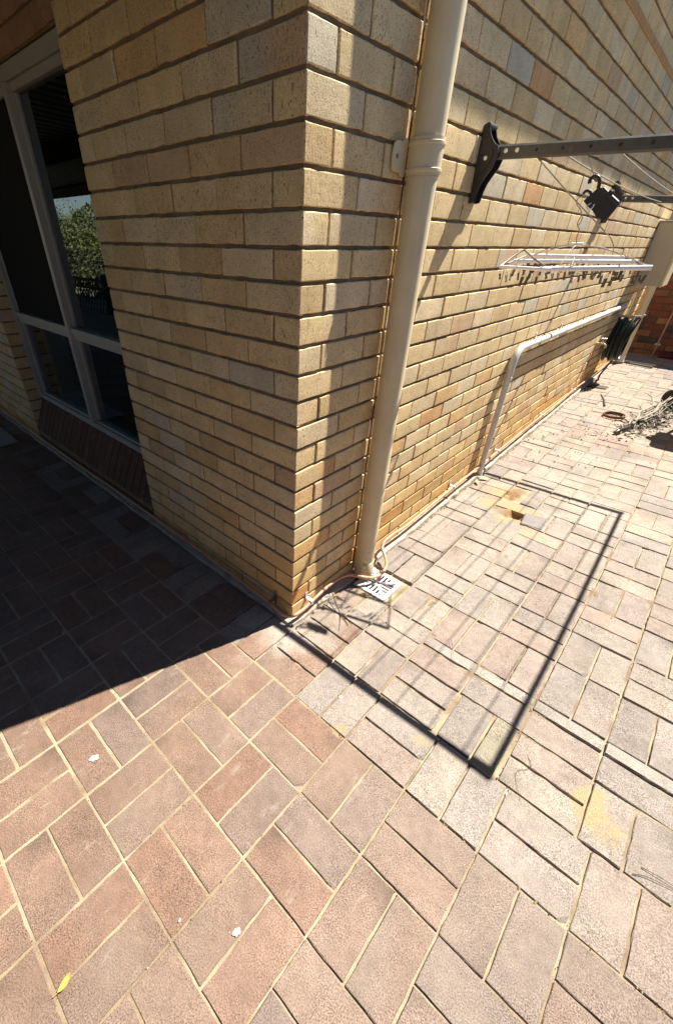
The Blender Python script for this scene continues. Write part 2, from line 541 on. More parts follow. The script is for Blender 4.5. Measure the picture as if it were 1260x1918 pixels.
CH = 0.086                      # course height
GAPB = 0.0085                   # raked bed joint
GAPP = 0.0062                   # tight perpend
MD = 0.0075                     # mortar face behind the brick face
def row_z(r):
    z = r * CH
    return z + (0.022 if r >= 28 else 0.0)
NROW = 36
corner_e = {r: 0.0012 + np.abs(rng.normal(0, 0.0012, 7)) + (rng.random(7) < 0.12) * rng.random(7) * 0.006 for r in range(-2, 60)}
damp_o = np.array([1.02, 0.86, 0.62])
def damp(pts):
    z = pts[..., 2] - np.clip(0.03 * (pts[..., 1] - 1.0), 0, 0.15)
    nn = vnoise(pts[..., 1] * 3 + pts[..., 0] * 3 + 40, pts[..., 2] * 4 + 9, 3)
    k = np.clip((0.62 - z + 0.35 * (nn - 0.5)) / 0.62, 0, 1)[..., None] ** 1.3
    return 1 * (1 - k) + damp_o * k

house = empty("brick_house", (0, 0, 0), "cream brick house corner with a projecting pier, side wall and dark aluminium window", "house")

# --- projecting pier + its side face up to the sealed joint, then the long side wall
pier = BrickMesh()
side = BrickMesh()
W_P = 1.19
for r in range(-1, NROW):
    z0 = row_z(r) + GAPB / 2; h = CH - GAPB
    ev = (r % 2 == 0)
    e = corner_e[r]
    # front face (normal -Y), from corner x=0 going to -x ; u = -x
    lens = ([0.11] + [0.235] * 4 + [0.11]) if ev else [0.235] * 5
    x = 0.0
    for i, ln in enumerate(lens):
        wv = ln
        if i == len(lens) - 1:
            wv = W_P - x
        pier.brick((-x, 0, z0), (-1, 0, 0), (0, 0, 1), (0, -1, 0), wv, h, end0=e if i == 0 else None, tint=damp, step=0.035,
                   end1=None)
        x += ln + GAPP
    # return of the pier on the right-hand side (normal +X)
    lens = [0.235, 0.233] if ev else [0.11, 0.235, 0.112]
    y = 0.0
    for i, ln in enumerate(lens):
        side.brick((0, y, z0), (0, 1, 0), (0, 0, 1), (1, 0, 0), ln, h, end0=e if i == 0 else None, tint=damp, step=0.03)
        y += ln + GAPP
    # long wall
    y = 0.487
    first = 0.203 if ev else 0.085
    while y < 6.62:
        ln = first if y < 0.49 else 0.2355
        if y + ln > 6.62: ln = 6.62 - y
        if ln > 0.03:
            side.brick((0, y, z0), (0, 1, 0), (0, 0, 1), (1, 0, 0), ln, h, tint=damp,
                       step=0.03 if y < 1.6 else (0.06 if y < 3 else 0.12))
        y += ln + GAPP
ztop = row_z(NROW)
pier.quad([(-MD, MD, -0.2), (-W_P + 0.012, MD, -0.2), (-W_P + 0.012, MD, ztop), (-MD, MD, ztop)])
# left return of the pier
pier.quad([(-W_P + 0.001, MD, -0.2), (-W_P + 0.001, 0.12, -0.2), (-W_P + 0.001, 0.12, ztop), (-W_P + 0.001, MD, ztop)])
side.quad([(-MD, MD, -0.2), (-MD, MD, ztop), (-MD, 6.61, ztop), (-MD, 6.61, -0.2)][::-1])
side.quad([(-MD, 6.61, -0.2), (-4, 6.61, -0.2), (-4, 6.61, ztop), (-MD, 6.61, ztop)])
pier.build("pier", [BRICK, MORTAR], house)
side.build("side_wall", [BRICK, MORTAR], house)
mb = MB()
pts = [(0.4815, z) for z in np.arange(-0.05, ztop, 0.04)]
for i in range(len(pts) - 1):
    o = 0.0012 * math.sin(i * 1.7) + rng.normal(0, 0.0012)
    mb.box((-0.02, 0.4755 + o, pts[i][1]), (-0.0035, 0.4865 + o, pts[i + 1][1]))
mb.build("expansion_joint", SEALANT, house)

# --- mortar wide course at z 2.41 catches light
mb = MB()
for y in np.arange(0.49, 6.6, 0.24):
    mb.box((-0.012, y, 2.402), (0.004 + rng.normal(0, 0.001), min(y + 0.2392, 6.61), 2.4345), 0.002)
mb.build("mortar_band", weathered("orange_mortar", (0.50, 0.29, 0.12), 0.9, 0, 0.3, 20, 160, 0.6), house)

# --- wall left of the window (second pier), with its return, and the lintel course over the window
left = BrickMesh()
XL = -3.05
for r in range(-1, NROW):
    z0 = row_z(r) + GAPB / 2; h = CH - GAPB
    ev = (r % 2 == 0)
    e = corner_e[r + 10]
    x = 0.0; i = 0
    while x < 3.4:
        ln = (0.11 if (ev and i == 0) else 0.235)
        left.brick((XL - x, 0, z0), (-1, 0, 0), (0, 0, 1), (0, -1, 0), ln, h, end0=e if i == 0 else None, tint=damp, step=0.06)
        x += ln + GAPP; i += 1
    left.brick((XL, 0, z0), (0, 1, 0), (0, 0, 1), (1, 0, 0), 0.125, h, end0=e, tint=damp, step=0.04)
left.quad([(XL - MD, MD, -0.2), (-6.5, MD, -0.2), (-6.5, MD, ztop), (XL - MD, MD, ztop)])
left.quad([(XL - MD, MD, -0.2), (XL - MD, MD, ztop), (XL - MD, 0.2, ztop), (XL - MD, 0.2, -0.2)][::-1])
left.quad([(-6.5, MD, -0.2), (-15, MD, -0.2), (-15, MD, ztop), (-6.5, MD, ztop)])
left.build("front_wall", [BRICK, MORTAR], house)
lin = BrickMesh()
z = 2.155
while z < ztop - 0.05:
    x = -1.195 - (0.12 if int(z * 100) % 2 else 0)
    if x < -1.2:
        lin.brick((-1.195, 0.085, z), (-1, 0, 0), (0, 0, 1), (0, -1, 0), 0.115, CH - GAPB, col=(0.40, 0.22, 0.13), step=0.05)
    while x > XL + 0.02:
        ln = min(0.235, x - XL)
        lin.brick((x, 0.085, z), (-1, 0, 0), (0, 0, 1), (0, -1, 0), ln, CH - GAPB, col=(0.42, 0.24, 0.14), step=0.05)
        x -= ln + GAPP
    z += CH
lin.quad([(-1.19, 0.0945, 2.15), (XL, 0.0945, 2.15), (XL, 0.0945, ztop), (-1.19, 0.0945, ztop)])
lin.quad([(-1.19, 0.0945, 2.15), (-1.19, 0.30, 2.15), (XL, 0.30, 2.15), (XL, 0.0945, 2.15)])
lin.build("lintel", [BRICK, MORTAR], house)

# --- brick-on-edge sill sloping out from the window
sill = BrickMesh()
p_in = np.array([0, 0.105, 0.355]); p_out = np.array([0, -0.012, 0.115])
vdir = (p_in - p_out); hl = np.linalg.norm(vdir); vdir /= hl
ndir = np.cross(np.array([-1.0, 0, 0]), vdir)
x = -1.20
while x > XL + 0.02:
    wv = min(0.076, x - XL)
    sill.brick((x, p_out[1], p_out[2]), (-1, 0, 0), vdir, ndir if ndir[1] < 0 else -ndir, wv, hl, col=np.array([0.135, 0.075, 0.047]) * rng.uniform(0.9, 1.1), step=0.05)
    x -= wv + 0.004
nn = ndir if ndir[1] < 0 else -ndir
q = [p_out - nn * 0.008, p_out - nn * 0.008, p_in - nn * 0.008, p_in - nn * 0.008]
sill.quad([(-1.19, *q[0][1:]), (XL, *q[1][1:]), (XL, *q[2][1:]), (-1.19, *q[3][1:])])
sill.quad([(-1.19, -0.004, -0.1), (XL, -0.004, -0.1), (XL, -0.004, 0.118), (-1.19, -0.004, 0.118)])
sill.build("window_sill", [BRICK, MORTAR], house)

# --- window
mb = MB()
FY0, FY1 = 0.095, 0.155
XR = -1.10
mb.box((XL + 0.004, FY0, 0.362), (XL + 0.050, FY1, 2.148), 0.003)            # left jamb
mb.box((XL + 0.062, FY0 + 0.002, 2.092), (XR, FY1, 2.146), 0.003)            # head
mb.box((XL + 0.062, FY0 + 0.002, 0.364), (XR, FY1, 0.404), 0.003)            # bottom rail
mb.box((XL + 0.062, FY0 + 0.022, 0.404), (XR, FY1 + 0.02, 0.418), 0.002)
mb.box((-2.064, FY0 - 0.006, 0.404), (-2.026, FY1 - 0.002, 2.092), 0.003)    # mullion
for x0, x1 in ((XL + 0.050, -2.064), (-2.026, XR)):
    mb.box((x0, FY0 + 0.006, 0.985), (x1, FY1, 1.018), 0.003)                # transom
    mb.box((x0, FY0 + 0.016, 0.948), (x1, FY1 - 0.004, 0.985), 0.003)
    # glazing beads
    mb.box((x0, FY0 + 0.018, 2.058), (x1, FY1 + 0.004, 2.092), 0.003)
    mb.box((x0, FY0 + 0.03, 0.418), (x0 + 0.028, FY1, 0.948), 0.003)
    mb.box((x0, FY0 + 0.03, 1.018), (x0 + 0.016, FY1, 2.058), 0.003)
win = mb.build("window", FRAMEM, house)
panes = [(-2.994, -2.062, 1.012, 2.064), (-2.03, XR, 1.012, 2.064), (-2.99, -2.062, 0.41, 0.955), (-2.03, XR, 0.41, 0.955)]
for x0, x1, z0, z1 in panes:
    mb = MB(); mb.add([(x0, 0.142, z0), (x1, 0.142, z0), (x1, 0.142, z1), (x0, 0.142, z1)], [(0, 1, 2, 3)])
    mb.build("pane", GLASS, win)
SCREEN = mat("fly_screen_mesh", (0.018, 0.017, 0.016), 0.85, 0, 0.1)
mb = MB(); mb.add([(-2.99, 0.128, 1.016), (-2.066, 0.128, 1.016), (-2.066, 0.128, 2.062), (-2.99, 0.128, 2.062)], [(0, 1, 2, 3)])
mb.build("fly_screen", SCREEN, win)
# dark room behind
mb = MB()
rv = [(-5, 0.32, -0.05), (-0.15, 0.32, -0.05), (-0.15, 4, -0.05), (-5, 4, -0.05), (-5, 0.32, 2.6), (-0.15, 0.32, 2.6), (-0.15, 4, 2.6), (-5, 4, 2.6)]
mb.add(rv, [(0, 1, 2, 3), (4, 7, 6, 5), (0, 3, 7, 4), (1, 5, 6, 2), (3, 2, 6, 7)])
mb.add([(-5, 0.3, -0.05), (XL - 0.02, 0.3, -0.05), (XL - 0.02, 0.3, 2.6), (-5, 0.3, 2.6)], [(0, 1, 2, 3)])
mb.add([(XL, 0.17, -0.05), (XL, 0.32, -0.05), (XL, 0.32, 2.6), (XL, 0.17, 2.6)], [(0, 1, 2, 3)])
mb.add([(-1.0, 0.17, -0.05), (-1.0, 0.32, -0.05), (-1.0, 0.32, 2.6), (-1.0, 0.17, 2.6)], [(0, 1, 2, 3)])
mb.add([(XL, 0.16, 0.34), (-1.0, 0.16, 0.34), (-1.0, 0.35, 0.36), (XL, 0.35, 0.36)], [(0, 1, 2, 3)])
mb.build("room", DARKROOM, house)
# curtain edge inside the lower left pane
mb = MB()
n = 26
vv = []
for i in range(n + 1):
    x = -3.0 + 0.42 * i / n
    yy = 0.24 + 0.018 * math.sin(i * 1.5)
    vv += [(x, yy, 0.37), (x, yy, 2.05)]
mb.add(vv, [(2 * i, 2 * i + 2, 2 * i + 3, 2 * i + 1) for i in range(n)])
tag(mb.build("curtain", CURTAIN, None, True), "pale curtain hanging behind the lower left window pane", "curtain")

# --- roof of the house and the gutter that shades the upper side wall
mb = MB()
mb.add([(0.22, 1.30, 3.235), (0.22, 6.9, 3.235), (-4.2, 6.9, 4.7), (-4.2, 1.30, 4.7)], [(0, 1, 2, 3)])
mb.add([(0.22, 1.30, 3.205), (0.22, 6.9, 3.205), (-4.2, 6.9, 4.66), (-4.2, 1.30, 4.66)], [(3, 2, 1, 0)])
mb.build("roof", TILE, house)
mb = MB()
prof = [(0.16, 3.14), (0.255, 3.14), (0.272, 3.16), (0.272, 3.235), (0.262, 3.24), (0.262, 3.165), (0.25, 3.15), (0.165, 3.15), (0.165, 3.24), (0.16, 3.24)]
mb.prism(prof, 'y', 1.34, 6.9)
mb.build("gutter", CREAM, house)
mb = MB(); mb.box((-0.02, 1.32, 3.10), (0.158, 6.9, 3.125)); mb.build("soffit", CREAM2, house)
mb = MB()
mb.add([(-15, 0.02, ztop + .004), (-0.02, 0.02, ztop + .004), (-0.02, 1.3, ztop + .004), (-15, 1.3, ztop + .004)], [(0, 1, 2, 3)])
mb.add([(-15, 1.3, ztop + .1), (-4.2, 1.3, 4.7), (-4.2, 6.9, 4.7), (-15, 6.9, ztop + .1)], [(0, 1, 2, 3)])
mb.build("parapet_cap", CONCRETE, house)

# --- rough concrete footing at the foot of both walls
def strip(path_fn, n, width, height, seed):
    v = []; f = []; m = 7
    for i in range(n):
        t = i / (n - 1)
        for j in range(m):
            s = j / (m - 1)
            p, out = path_fn(t)
            wob = 0.75 + 0.5 * vnoise(np.array([t * n * 0.31]), np.array([seed * 3.1]), seed)[0]
            d = width * wob * s
            z = height * (1 - 0.35 * s) * (0.8 + 0.45 * vnoise(np.array([t * n * 0.35]), np.array([j * 0.9]), seed)[0])
            if j == m - 1: z = -0.05
            if j == m - 2: d *= 0.99
            v.append((p[0] + out[0] * d, p[1] + out[1] * d, gz(p[1]) + z))
    for i in range(n - 1):
        for j in range(m - 1):
            a = i * m + j
            f.append((a, a + m, a + m + 1, a + 1))
    return v, f
mb = MB()
v, f = strip(lambda t: ((0.0005, -0.03 + 6.6 * t, 0), (1, 0)), 330, 0.046, 0.020, 3); mb.add(v, f)
v, f = strip(lambda t: ((0.03 - 6.5 * t, -0.0005, 0), (0, -1)), 200, 0.040, 0.020, 5); mb.add(v, [q[::-1] for q in f])
mb.build("footing", CONCRETE, house)

# ------------------------------------------------------------------ ground
mb = MB()
mb.add([(-300, -300, -0.09), (300, -300, -0.09), (300, 300, -0.09), (-300, 300, -0.09)], [(0, 1, 2, 3)])
tag(mb.build("ground", EARTH), "dry bare earth and thin grass round the house", "ground", kind="structure")

DIPS = []
HOLES = [(0.30, 1.92), (0.42, 1.68)]
def smooth_h(x, y):
    """gentle settlement of the relaid strip beside the wall"""
    b = 0.006 * (vnoise(x * 2.1 + 11, y * 2.1 + 5, 21) - 0.5) * 2
    side_k = np.clip((y + 0.25) / 0.3, 0, 1)
    return b * (0.1 + 1.1 * side_k) + 0.03 * np.clip(y - 1.0, 0, 5)

PV, PF, PC, PN = [], [], [], 0
RED_P = np.array([(0.236, 0.152, 0.108), (0.230, 0.151, 0.108), (0.225, 0.156, 0.116), (0.244, 0.148, 0.102), (0.212, 0.151, 0.118), (0.224, 0.144, 0.103)])
GREY_P = np.array([(0.290, 0.240, 0.200), (0.280, 0.230, 0.193), (0.305, 0.254, 0.208), (0.268, 0.226, 0.192), (0.298, 0.238, 0.196), (0.318, 0.265, 0.212), (0.296, 0.226, 0.184)])
YEL_P = np.array([(0.325, 0.268, 0.200), (0.318, 0.255, 0.192), (0.345, 0.278, 0.212), (0.300, 0.252, 0.205), (0.350, 0.258, 0.198)])
def paver(x0, x1, y0, y1, near, rise=None, tilt=None, col=None, rot=0.0):
    global PN
    w_, h_ = x1 - x0, y1 - y0
    cx, cy = (x0 + x1) / 2, (y0 + y1) / 2
    k = 6 if near else 3
    st = 0.022 if near else 0.08
    nx = max(3, int(w_ / st)); ny = max(3, int(h_ / st))
    e = 0.0030
    a = np.concatenate([[0], [e], np.linspace(0, w_, nx)[1:-1], [w_ - e], [w_]])
    b = np.concatenate([[0], [e], np.linspace(0, h_, ny)[1:-1], [h_ - e], [h_]])
    nx, ny = len(a), len(b)
    A, B = np.meshgrid(a, b)
    j = 0.0016 if near else 0.0007
    A[:, 0] += np.abs(rng.normal(0, j, ny)); A[:, -1] -= np.abs(rng.normal(0, j, ny))
    B[0, :] += np.abs(rng.normal(0, j, nx)); B[-1, :] -= np.abs(rng.normal(0, j, nx))
    D = np.zeros_like(A)
    lo = np.zeros_like(A); lo[0, :] = lo[-1, :] = 1; lo[:, 0] = lo[:, -1] = 1
    D -= lo * ((0.0012 if cy < -0.285 else 0.0022) + np.abs(rng.normal(0, 0.0010, A.shape)) + (rng.random(A.shape) < 0.06) * 0.005 * rng.random(A.shape))
    zone = 0.62 if cy > -0.285 else 0.10
    t = tilt if tilt is not None else rng.normal(0, 0.011, 2) * zone
    r = rise if rise is not None else rng.normal(0, 0.0024) * zone
    D += (A - w_ / 2) * t[0] + (B - h_ / 2) * t[1] + r
    ca, sa = math.cos(rot), math.sin(rot)
    X = cx + (A - w_ / 2) * ca - (B - h_ / 2) * sa; Y = cy + (A - w_ / 2) * sa + (B - h_ / 2) * ca
    if near and rng.random() < (0.12 if cy < -0.285 else 0.4):                      # chipped corner
        ca_, cb_ = rng.choice([0, w_]), rng.choice([0, h_])
        rr_ = rng.uniform(0.007, 0.018) if cy < -0.285 else rng.uniform(0.012, 0.03)
        D -= np.clip(1 - np.hypot(A - ca_, B - cb_) / rr_, 0, 1) * rng.uniform(0.006, 0.014)
    Z = D + smooth_h(X, Y)
    top = np.stack([X, Y, Z], -1)
    ring = [(0, i) for i in range(nx)] + [(q, nx - 1) for q in range(1, ny)] + [(ny - 1, i) for i in range(nx - 2, -1, -1)] + [(q, 0) for q in range(ny - 2, 0, -1)]
    back = np.array([top[q, i] - np.array([0, 0, 0.045]) for q, i in ring])
    PV.append(top.reshape(-1, 3)); PV.append(back)
    nb = nx * ny
    for q in range(ny - 1):
        for i in range(nx - 1):
            s = PN + q * nx + i
            PF.append((s, s + 1, s + nx + 1, s + nx))
    kk = len(ring)
    for q in range(kk):
        j0, i0 = ring[q]; j1, i1 = ring[(q + 1) % kk]
        PF.append((PN + j0 * nx + i0, PN + nb + q, PN + nb + (q + 1) % kk, PN + j1 * nx + i1))
    if col is None:
        if cy < -0.285 or (cx < 0.29 and cy < 0.21 and rng.random() < 0.6):
            pal = RED_P
            col = pal[rng.integers(len(pal))]
            g = np.clip((cx - 0.45) / 0.9, 0, 1)       # paving turns greyer towards the right
            col = col * (1 - 0.55 * g) + GREY_P[rng.integers(4)] * 0.55 * g
        else:
            fy = np.clip((cy - 1.2) / 2.5, 0, 1)
            pal = YEL_P if rng.random() < fy * 0.85 else GREY_P
            col = pal[rng.integers(len(pal))]
    col = np.array(col) * rng.uniform(0.92, 1.08)
    C = np.tile(col, (nx * ny, 1)).reshape(ny, nx, 3)
    # darker grime in some corners, second tone across some pavers
    if rng.random() < 0.35:
        g = np.clip(1 - np.hypot(A - rng.choice([0, w_]), (B - rng.choice([0, h_]))) / 0.09, 0, 1)[..., None]
        C = C * (1 - 0.35 * g)
    if rng.random() < 0.22:
        c2 = (GREY_P if cy > -0.285 else RED_P)[rng.integers(5)]
        tt = np.clip((A / w_ - 0.5) * rng.choice([-3, 3]) + (B / h_ - 0.5) * rng.choice([-2, 2]) + 0.5, 0, 1)[..., None] * 0.45
        C = C * (1 - tt) + c2 * tt
    C = dust(X, Y, C)
    PC.append(C.reshape(-1, 4)); PC.append(np.array([C[q, i] for q, i in ring]) * np.array([0.75, 0.75, 0.75, 1.0]))
    PN += nb + kk

DUST = [  # x, y, radius, strength, kind: loose sand (y, o) and a pale cement film (w)
    (0.30, 1.93, 0.17, 0.9, 'o'), (0.42, 1.66, 0.17, 0.85, 'o'), (0.30, 1.74, 0.16, 0.75, 'y'), (0.55, 1.50, 0.13, 0.5, 'y'), (0.42, 1.45, 0.10, 0.4, 'y'),
    (1.225, 0.09, 0.075, 0.85, 'y'), (1.29, 0.055, 0.07, 0.6, 'y'), (0.505, -0.275, 0.045, 0.8, 'y'), (0.735, -0.11, 0.04, 0.8, 'y'),
    (1.52, -0.02, 0.09, 0.8, 'y'), (0.14, 0.36, 0.08, 0.6, 'o'), (0.02, -0.06, 0.20, 0.75, 'w'), (-0.10, -0.10, 0.12, 0.5, 'w'), (0.10, 0.12, 0.22, 0.55, 'w'),
    (0.60, 2.25, 0.35, 0.6, 'w'), (0.85, 1.95, 0.28, 0.5, 'w'), (0.40, 2.7, 0.4, 0.4, 'w'), (0.3, 1.5, 0.3, 0.5, 'w'), (0.4, 4.4, 0.9, 0.30, 'y'), (0.62, 1.0, 0.35, 0.3, 'w'), (0.35, 0.32, 0.2, 0.35, 'w')]
def dust(X, Y, C):
    n1 = vnoise(X * 13 + 3, Y * 13 + 7, 5); n2 = vnoise(X * 41, Y * 41, 8)
    A = np.zeros(X.shape)
    for dx, dy, r, st_, cc in DUST:
        d = np.hypot(X - dx, Y - dy) + (n1 - 0.5) * 0.9 * r + (n2 - 0.5) * 0.35 * r
        k = np.clip((1 - d / r) * 1.8, 0, 1) * st_
        if cc == 'w':
            k = k[..., None]; C = C * (1 - k) + np.array([0.36, 0.318, 0.262]) * k
        else:
            A = np.maximum(A, k)
    return np.concatenate([C, A[..., None]], -1)

def in_hole(cx, cy):
    return any(math.hypot(cx - hx, cy - hy) < 0.075 for hx, hy in HOLES)

MX, MY = 0.2425, 0.2435
def block(x0, x1, y0, y1, along_x, near, gap, **kw):
    g = gap / 2
    if along_x:
        ym = (y0 + y1) / 2
        cells = [(x0, x1, y0, ym), (x0, x1, ym, y1)]
    else:
        xm = (x0 + x1) / 2
        cells = [(x0, xm, y0, y1), (xm, x1, y0, y1)]
    for a, b, c, d in cells:
        a = max(a, 0.048 if (c + d) / 2 > -0.03 else a)
        if (c + d) / 2 > -0.048 and b <= 0.06: continue
        if b - a < 0.03: continue
        if in_hole((a + b) / 2, (c + d) / 2): continue
        if not (b < 0.06 or a > 0.255 or d < 0.40 or c > 0.60):      # room for the drain grate
            if (c + d) / 2 > 0.40 and (c + d) / 2 < 0.60 and (a + b) / 2 < 0.255: continue
            if d > 0.40 and c < 0.40: d = 0.402
            if c < 0.60 and d > 0.60: c = 0.598
        gg = g * rng.uniform(0.6, 1.4)
        paver(a + gg, b - gg, c + gg, d - gg, near, **kw)

# red patio in front (y < -0.287)
for i in range(-26, 13):
    for j in range(-16, 0):
        x0 = 0.048 + i * MX; y0 = -0.287 + j * MY
        near = (-1.1 < x0 < 1.9 and y0 > -1.9)
        if y0 > -0.30 - MY * 16 and x0 < 3:
            block(x0, x0 + MX, y0, y0 + MY, (i + j) % 2 == 0, near, (0.0075 if i <= -1 else 0.0050) - 0.0012 * min(1, max(0, x0 / 0.8)))
# the row in front of the house between -0.287 and -0.044
for i in range(-26, 13):
    x0 = 0.048 + i * MX
    block(x0, x0 + MX, -0.287, -0.044, i % 2 == 0, -1.1 < x0 < 1.9, 0.005 if i < 1 else 0.0042)
# relaid strip beside the wall: irregular rows first
RX = [0.048, 0.287, 0.516, 0.748, 0.980, 1.218, 1.456, 1.70, 1.94, 2.18, 2.42, 2.66, 2.90]
for i in range(len(RX) - 1):
    near = i < 7
    par = (i + 1) % 2 == 0
    if i == 3:
        paver(0.762, 0.884, -0.044 + .002, 0.178, True, rise=0.001, tilt=(0.01, 0.0))
        paver(0.893, 0.968, -0.058, 0.172, True, rise=0.012, tilt=(0.03, 0.02), col=(0.27, 0.235, 0.17), rot=-0.02)
    else:
        block(RX[i], RX[i + 1], -0.044, 0.180, i % 2 == 0, near, 0.007)
    if i >= 2:
        x0 = RX[i] + 0.002; x1 = RX[i + 1] - 0.003
        paver(x0, x1, 0.184, 0.301, near, rise=rng.uniform(-0.0035, -0.001), tilt=(rng.normal(0, .008), -0.02))
        paver(x0, x1, 0.309, 0.362, near, rise=0.0022, tilt=(rng.normal(0, .005), 0.015), col=np.array([0.335, 0.295, 0.25]))
        block(RX[i], RX[i + 1], 0.366, 0.615, False if i < 5 else i % 2 == 0, near, 0.006)
    else:
        block(RX[i], RX[i + 1], 0.180, 0.400, i % 2 == 1, near, 0.007)
        block(RX[i], RX[i + 1], 0.400, 0.615, i % 2 == 0, near, 0.006)
j = 0
y = 0.615
while y < 7.4:
    for i in range(len(RX) - 1):
        near = i < 7 and y < 2.4
        kw = {}
        if i == 0 and abs(y - 0.615) < 0.3:
            kw = dict(rise=0.006, tilt=(0.03, -0.01))
        block(RX[i], RX[i + 1], y, y + 0.2425, (i + j) % 2 == 1, near, 0.006 if y < 2 else 0.0055, **kw)
    y += 0.2425; j += 1
paving = mesh_obj("paving", np.concatenate(PV), PF, PAVER, None, False, None, np.concatenate(PC))
tag(paving, "basketweave clay brick paving, reddish patio in front and worn grey pink strip beside the wall", "paving", kind="structure")

# jointing sand under and between the pavers
def sand_sheet(x0, x1, y0, y1, st):
    xs = np.arange(x0, x1 + st, st); ys = np.arange(y0, y1 + st, st)
    X, Y = np.meshgrid(xs, ys)
    Z = smooth_h(X, Y)
    base = np.where(Y < -0.28, -0.0020, -0.0072)
    base = base - 0.004 * np.clip((X - 0.35) / 0.5, 0, 1) * (Y < -0.28)
    n1 = vnoise(X * 9 + 3, Y * 9 + 7, 5); n2 = vnoise(X * 31, Y * 31, 8)
    Z = Z + base + (n1 - 0.5) * 0.010 * np.where(Y < -0.28, 0.25, 1.0) + (n2 - 0.5) * np.where(Y < -0.28, 0.0015, 0.004)
    C = np.tile(np.array([0.40, 0.325, 0.215]), (X.shape[0], X.shape[1], 1))
    dk = np.clip((n1 - 0.5) * 4, 0, 1) * np.where(Y < -0.28, 0.55, 0.75)
    C = C * (1 - dk[..., None]) + np.array([0.22, 0.15, 0.09]) * dk[..., None]
    for dx, dy, r, hh, cc in DIPS:
        d = np.hypot(X - dx, (Y - dy)) + (n1 - 0.5) * 0.05 + (n2 - 0.5) * 0.03
        k = np.clip(1 - d / r, 0, 1)
        Z = np.where(k > 0, np.maximum(Z, Z + hh * np.minimum(1, k * 2.2)), Z)
        cc2 = np.array([0.60, 0.48, 0.27]) if cc == 'y' else np.array([0.50, 0.31, 0.14])
        kk = np.clip(k * 3, 0, 1)[..., None]
        C = C * (1 - kk) + cc2 * kk
    C = dust(X, Y, C)[..., :3]
    for hx, hy in HOLES:
        d = np.hypot(X - hx, Y - hy)
        k = np.clip(1 - d / 0.09, 0, 1)
        Z = Z - 0.018 * k + (n2 - 0.5) * 0.030 * np.minimum(1, k * 3) + (n1 - 0.5) * 0.02 * np.minimum(1, k * 3)
        C = C * (1 - 0.75 * np.minimum(1, k * 2)[..., None]) + np.array([0.36, 0.21, 0.09]) * 0.75 * np.minimum(1, k * 2)[..., None] * (0.6 + 0.8 * n2[..., None])
    # under the drain grate
    g = (np.abs(X - 0.155) < 0.082) & (np.abs(Y - 0.498) < 0.082)
    Z = np.where(g, -0.085, Z)
    C = np.where(g[..., None], np.array([0.02, 0.018, 0.015]), C)
    nx = len(xs); ny = len(ys)
    idx = np.arange(nx * ny).reshape(ny, nx)
    F = np.stack([idx[:-1, :-1], idx[:-1, 1:], idx[1:, 1:], idx[1:, :-1]], -1).reshape(-1, 4)
    return np.stack([X, Y, Z], -1).reshape(-1, 3), F, C.reshape(-1, 3)
va, fa, ca = sand_sheet(-1.2, 2.0, -1.9, 3.0, 0.011)
sv = [va]; sf = [fa]; sc = [ca]; n0 = len(va)
for (a, b, c, d, st) in ((-6.4, -1.2, -4.2, 3.0, 0.2), (2.0, 3.0, -4.2, 7.6, 0.2), (-1.2, 2.0, -4.2, -1.9, 0.2), (-0.2, 2.0, 3.01, 7.6, 0.06)):
    v1, f1, c1 = sand_sheet(a, b, c, d, st)
    sv.append(v1); sf.append(f1 + n0); sc.append(c1); n0 += len(v1)
tag(mesh_obj("jointing_sand", np.concatenate(sv), np.concatenate(sf).tolist(), SAND, None, True, None, np.concatenate(sc)),
    "pale yellow jointing sand between the pavers", "sand", kind="structure")

# half paver lying loose in the washed-out patch
mb = MB()
Mx = Matrix.Translation((0.545, 1.665, gz(1.665) + 0.003)) @ Matrix.Rotation(0.12, 4, 'Z') @ Matrix.Rotation(0.05, 4, 'X')
mb.box((-0.062, -0.075, -0.035), (0.062, 0.075, 0.009), 0.006, mat=Mx)
tag(mb.build("half_paver", weathered("grey_paver", (0.22, 0.20, 0.18), 0.9, 0, 0.25, 20, 230, 0.8, dirt=(0.12, 0.10, 0.09))),
    "grey half paver lying loose beside the washed out sand hole", "paver")

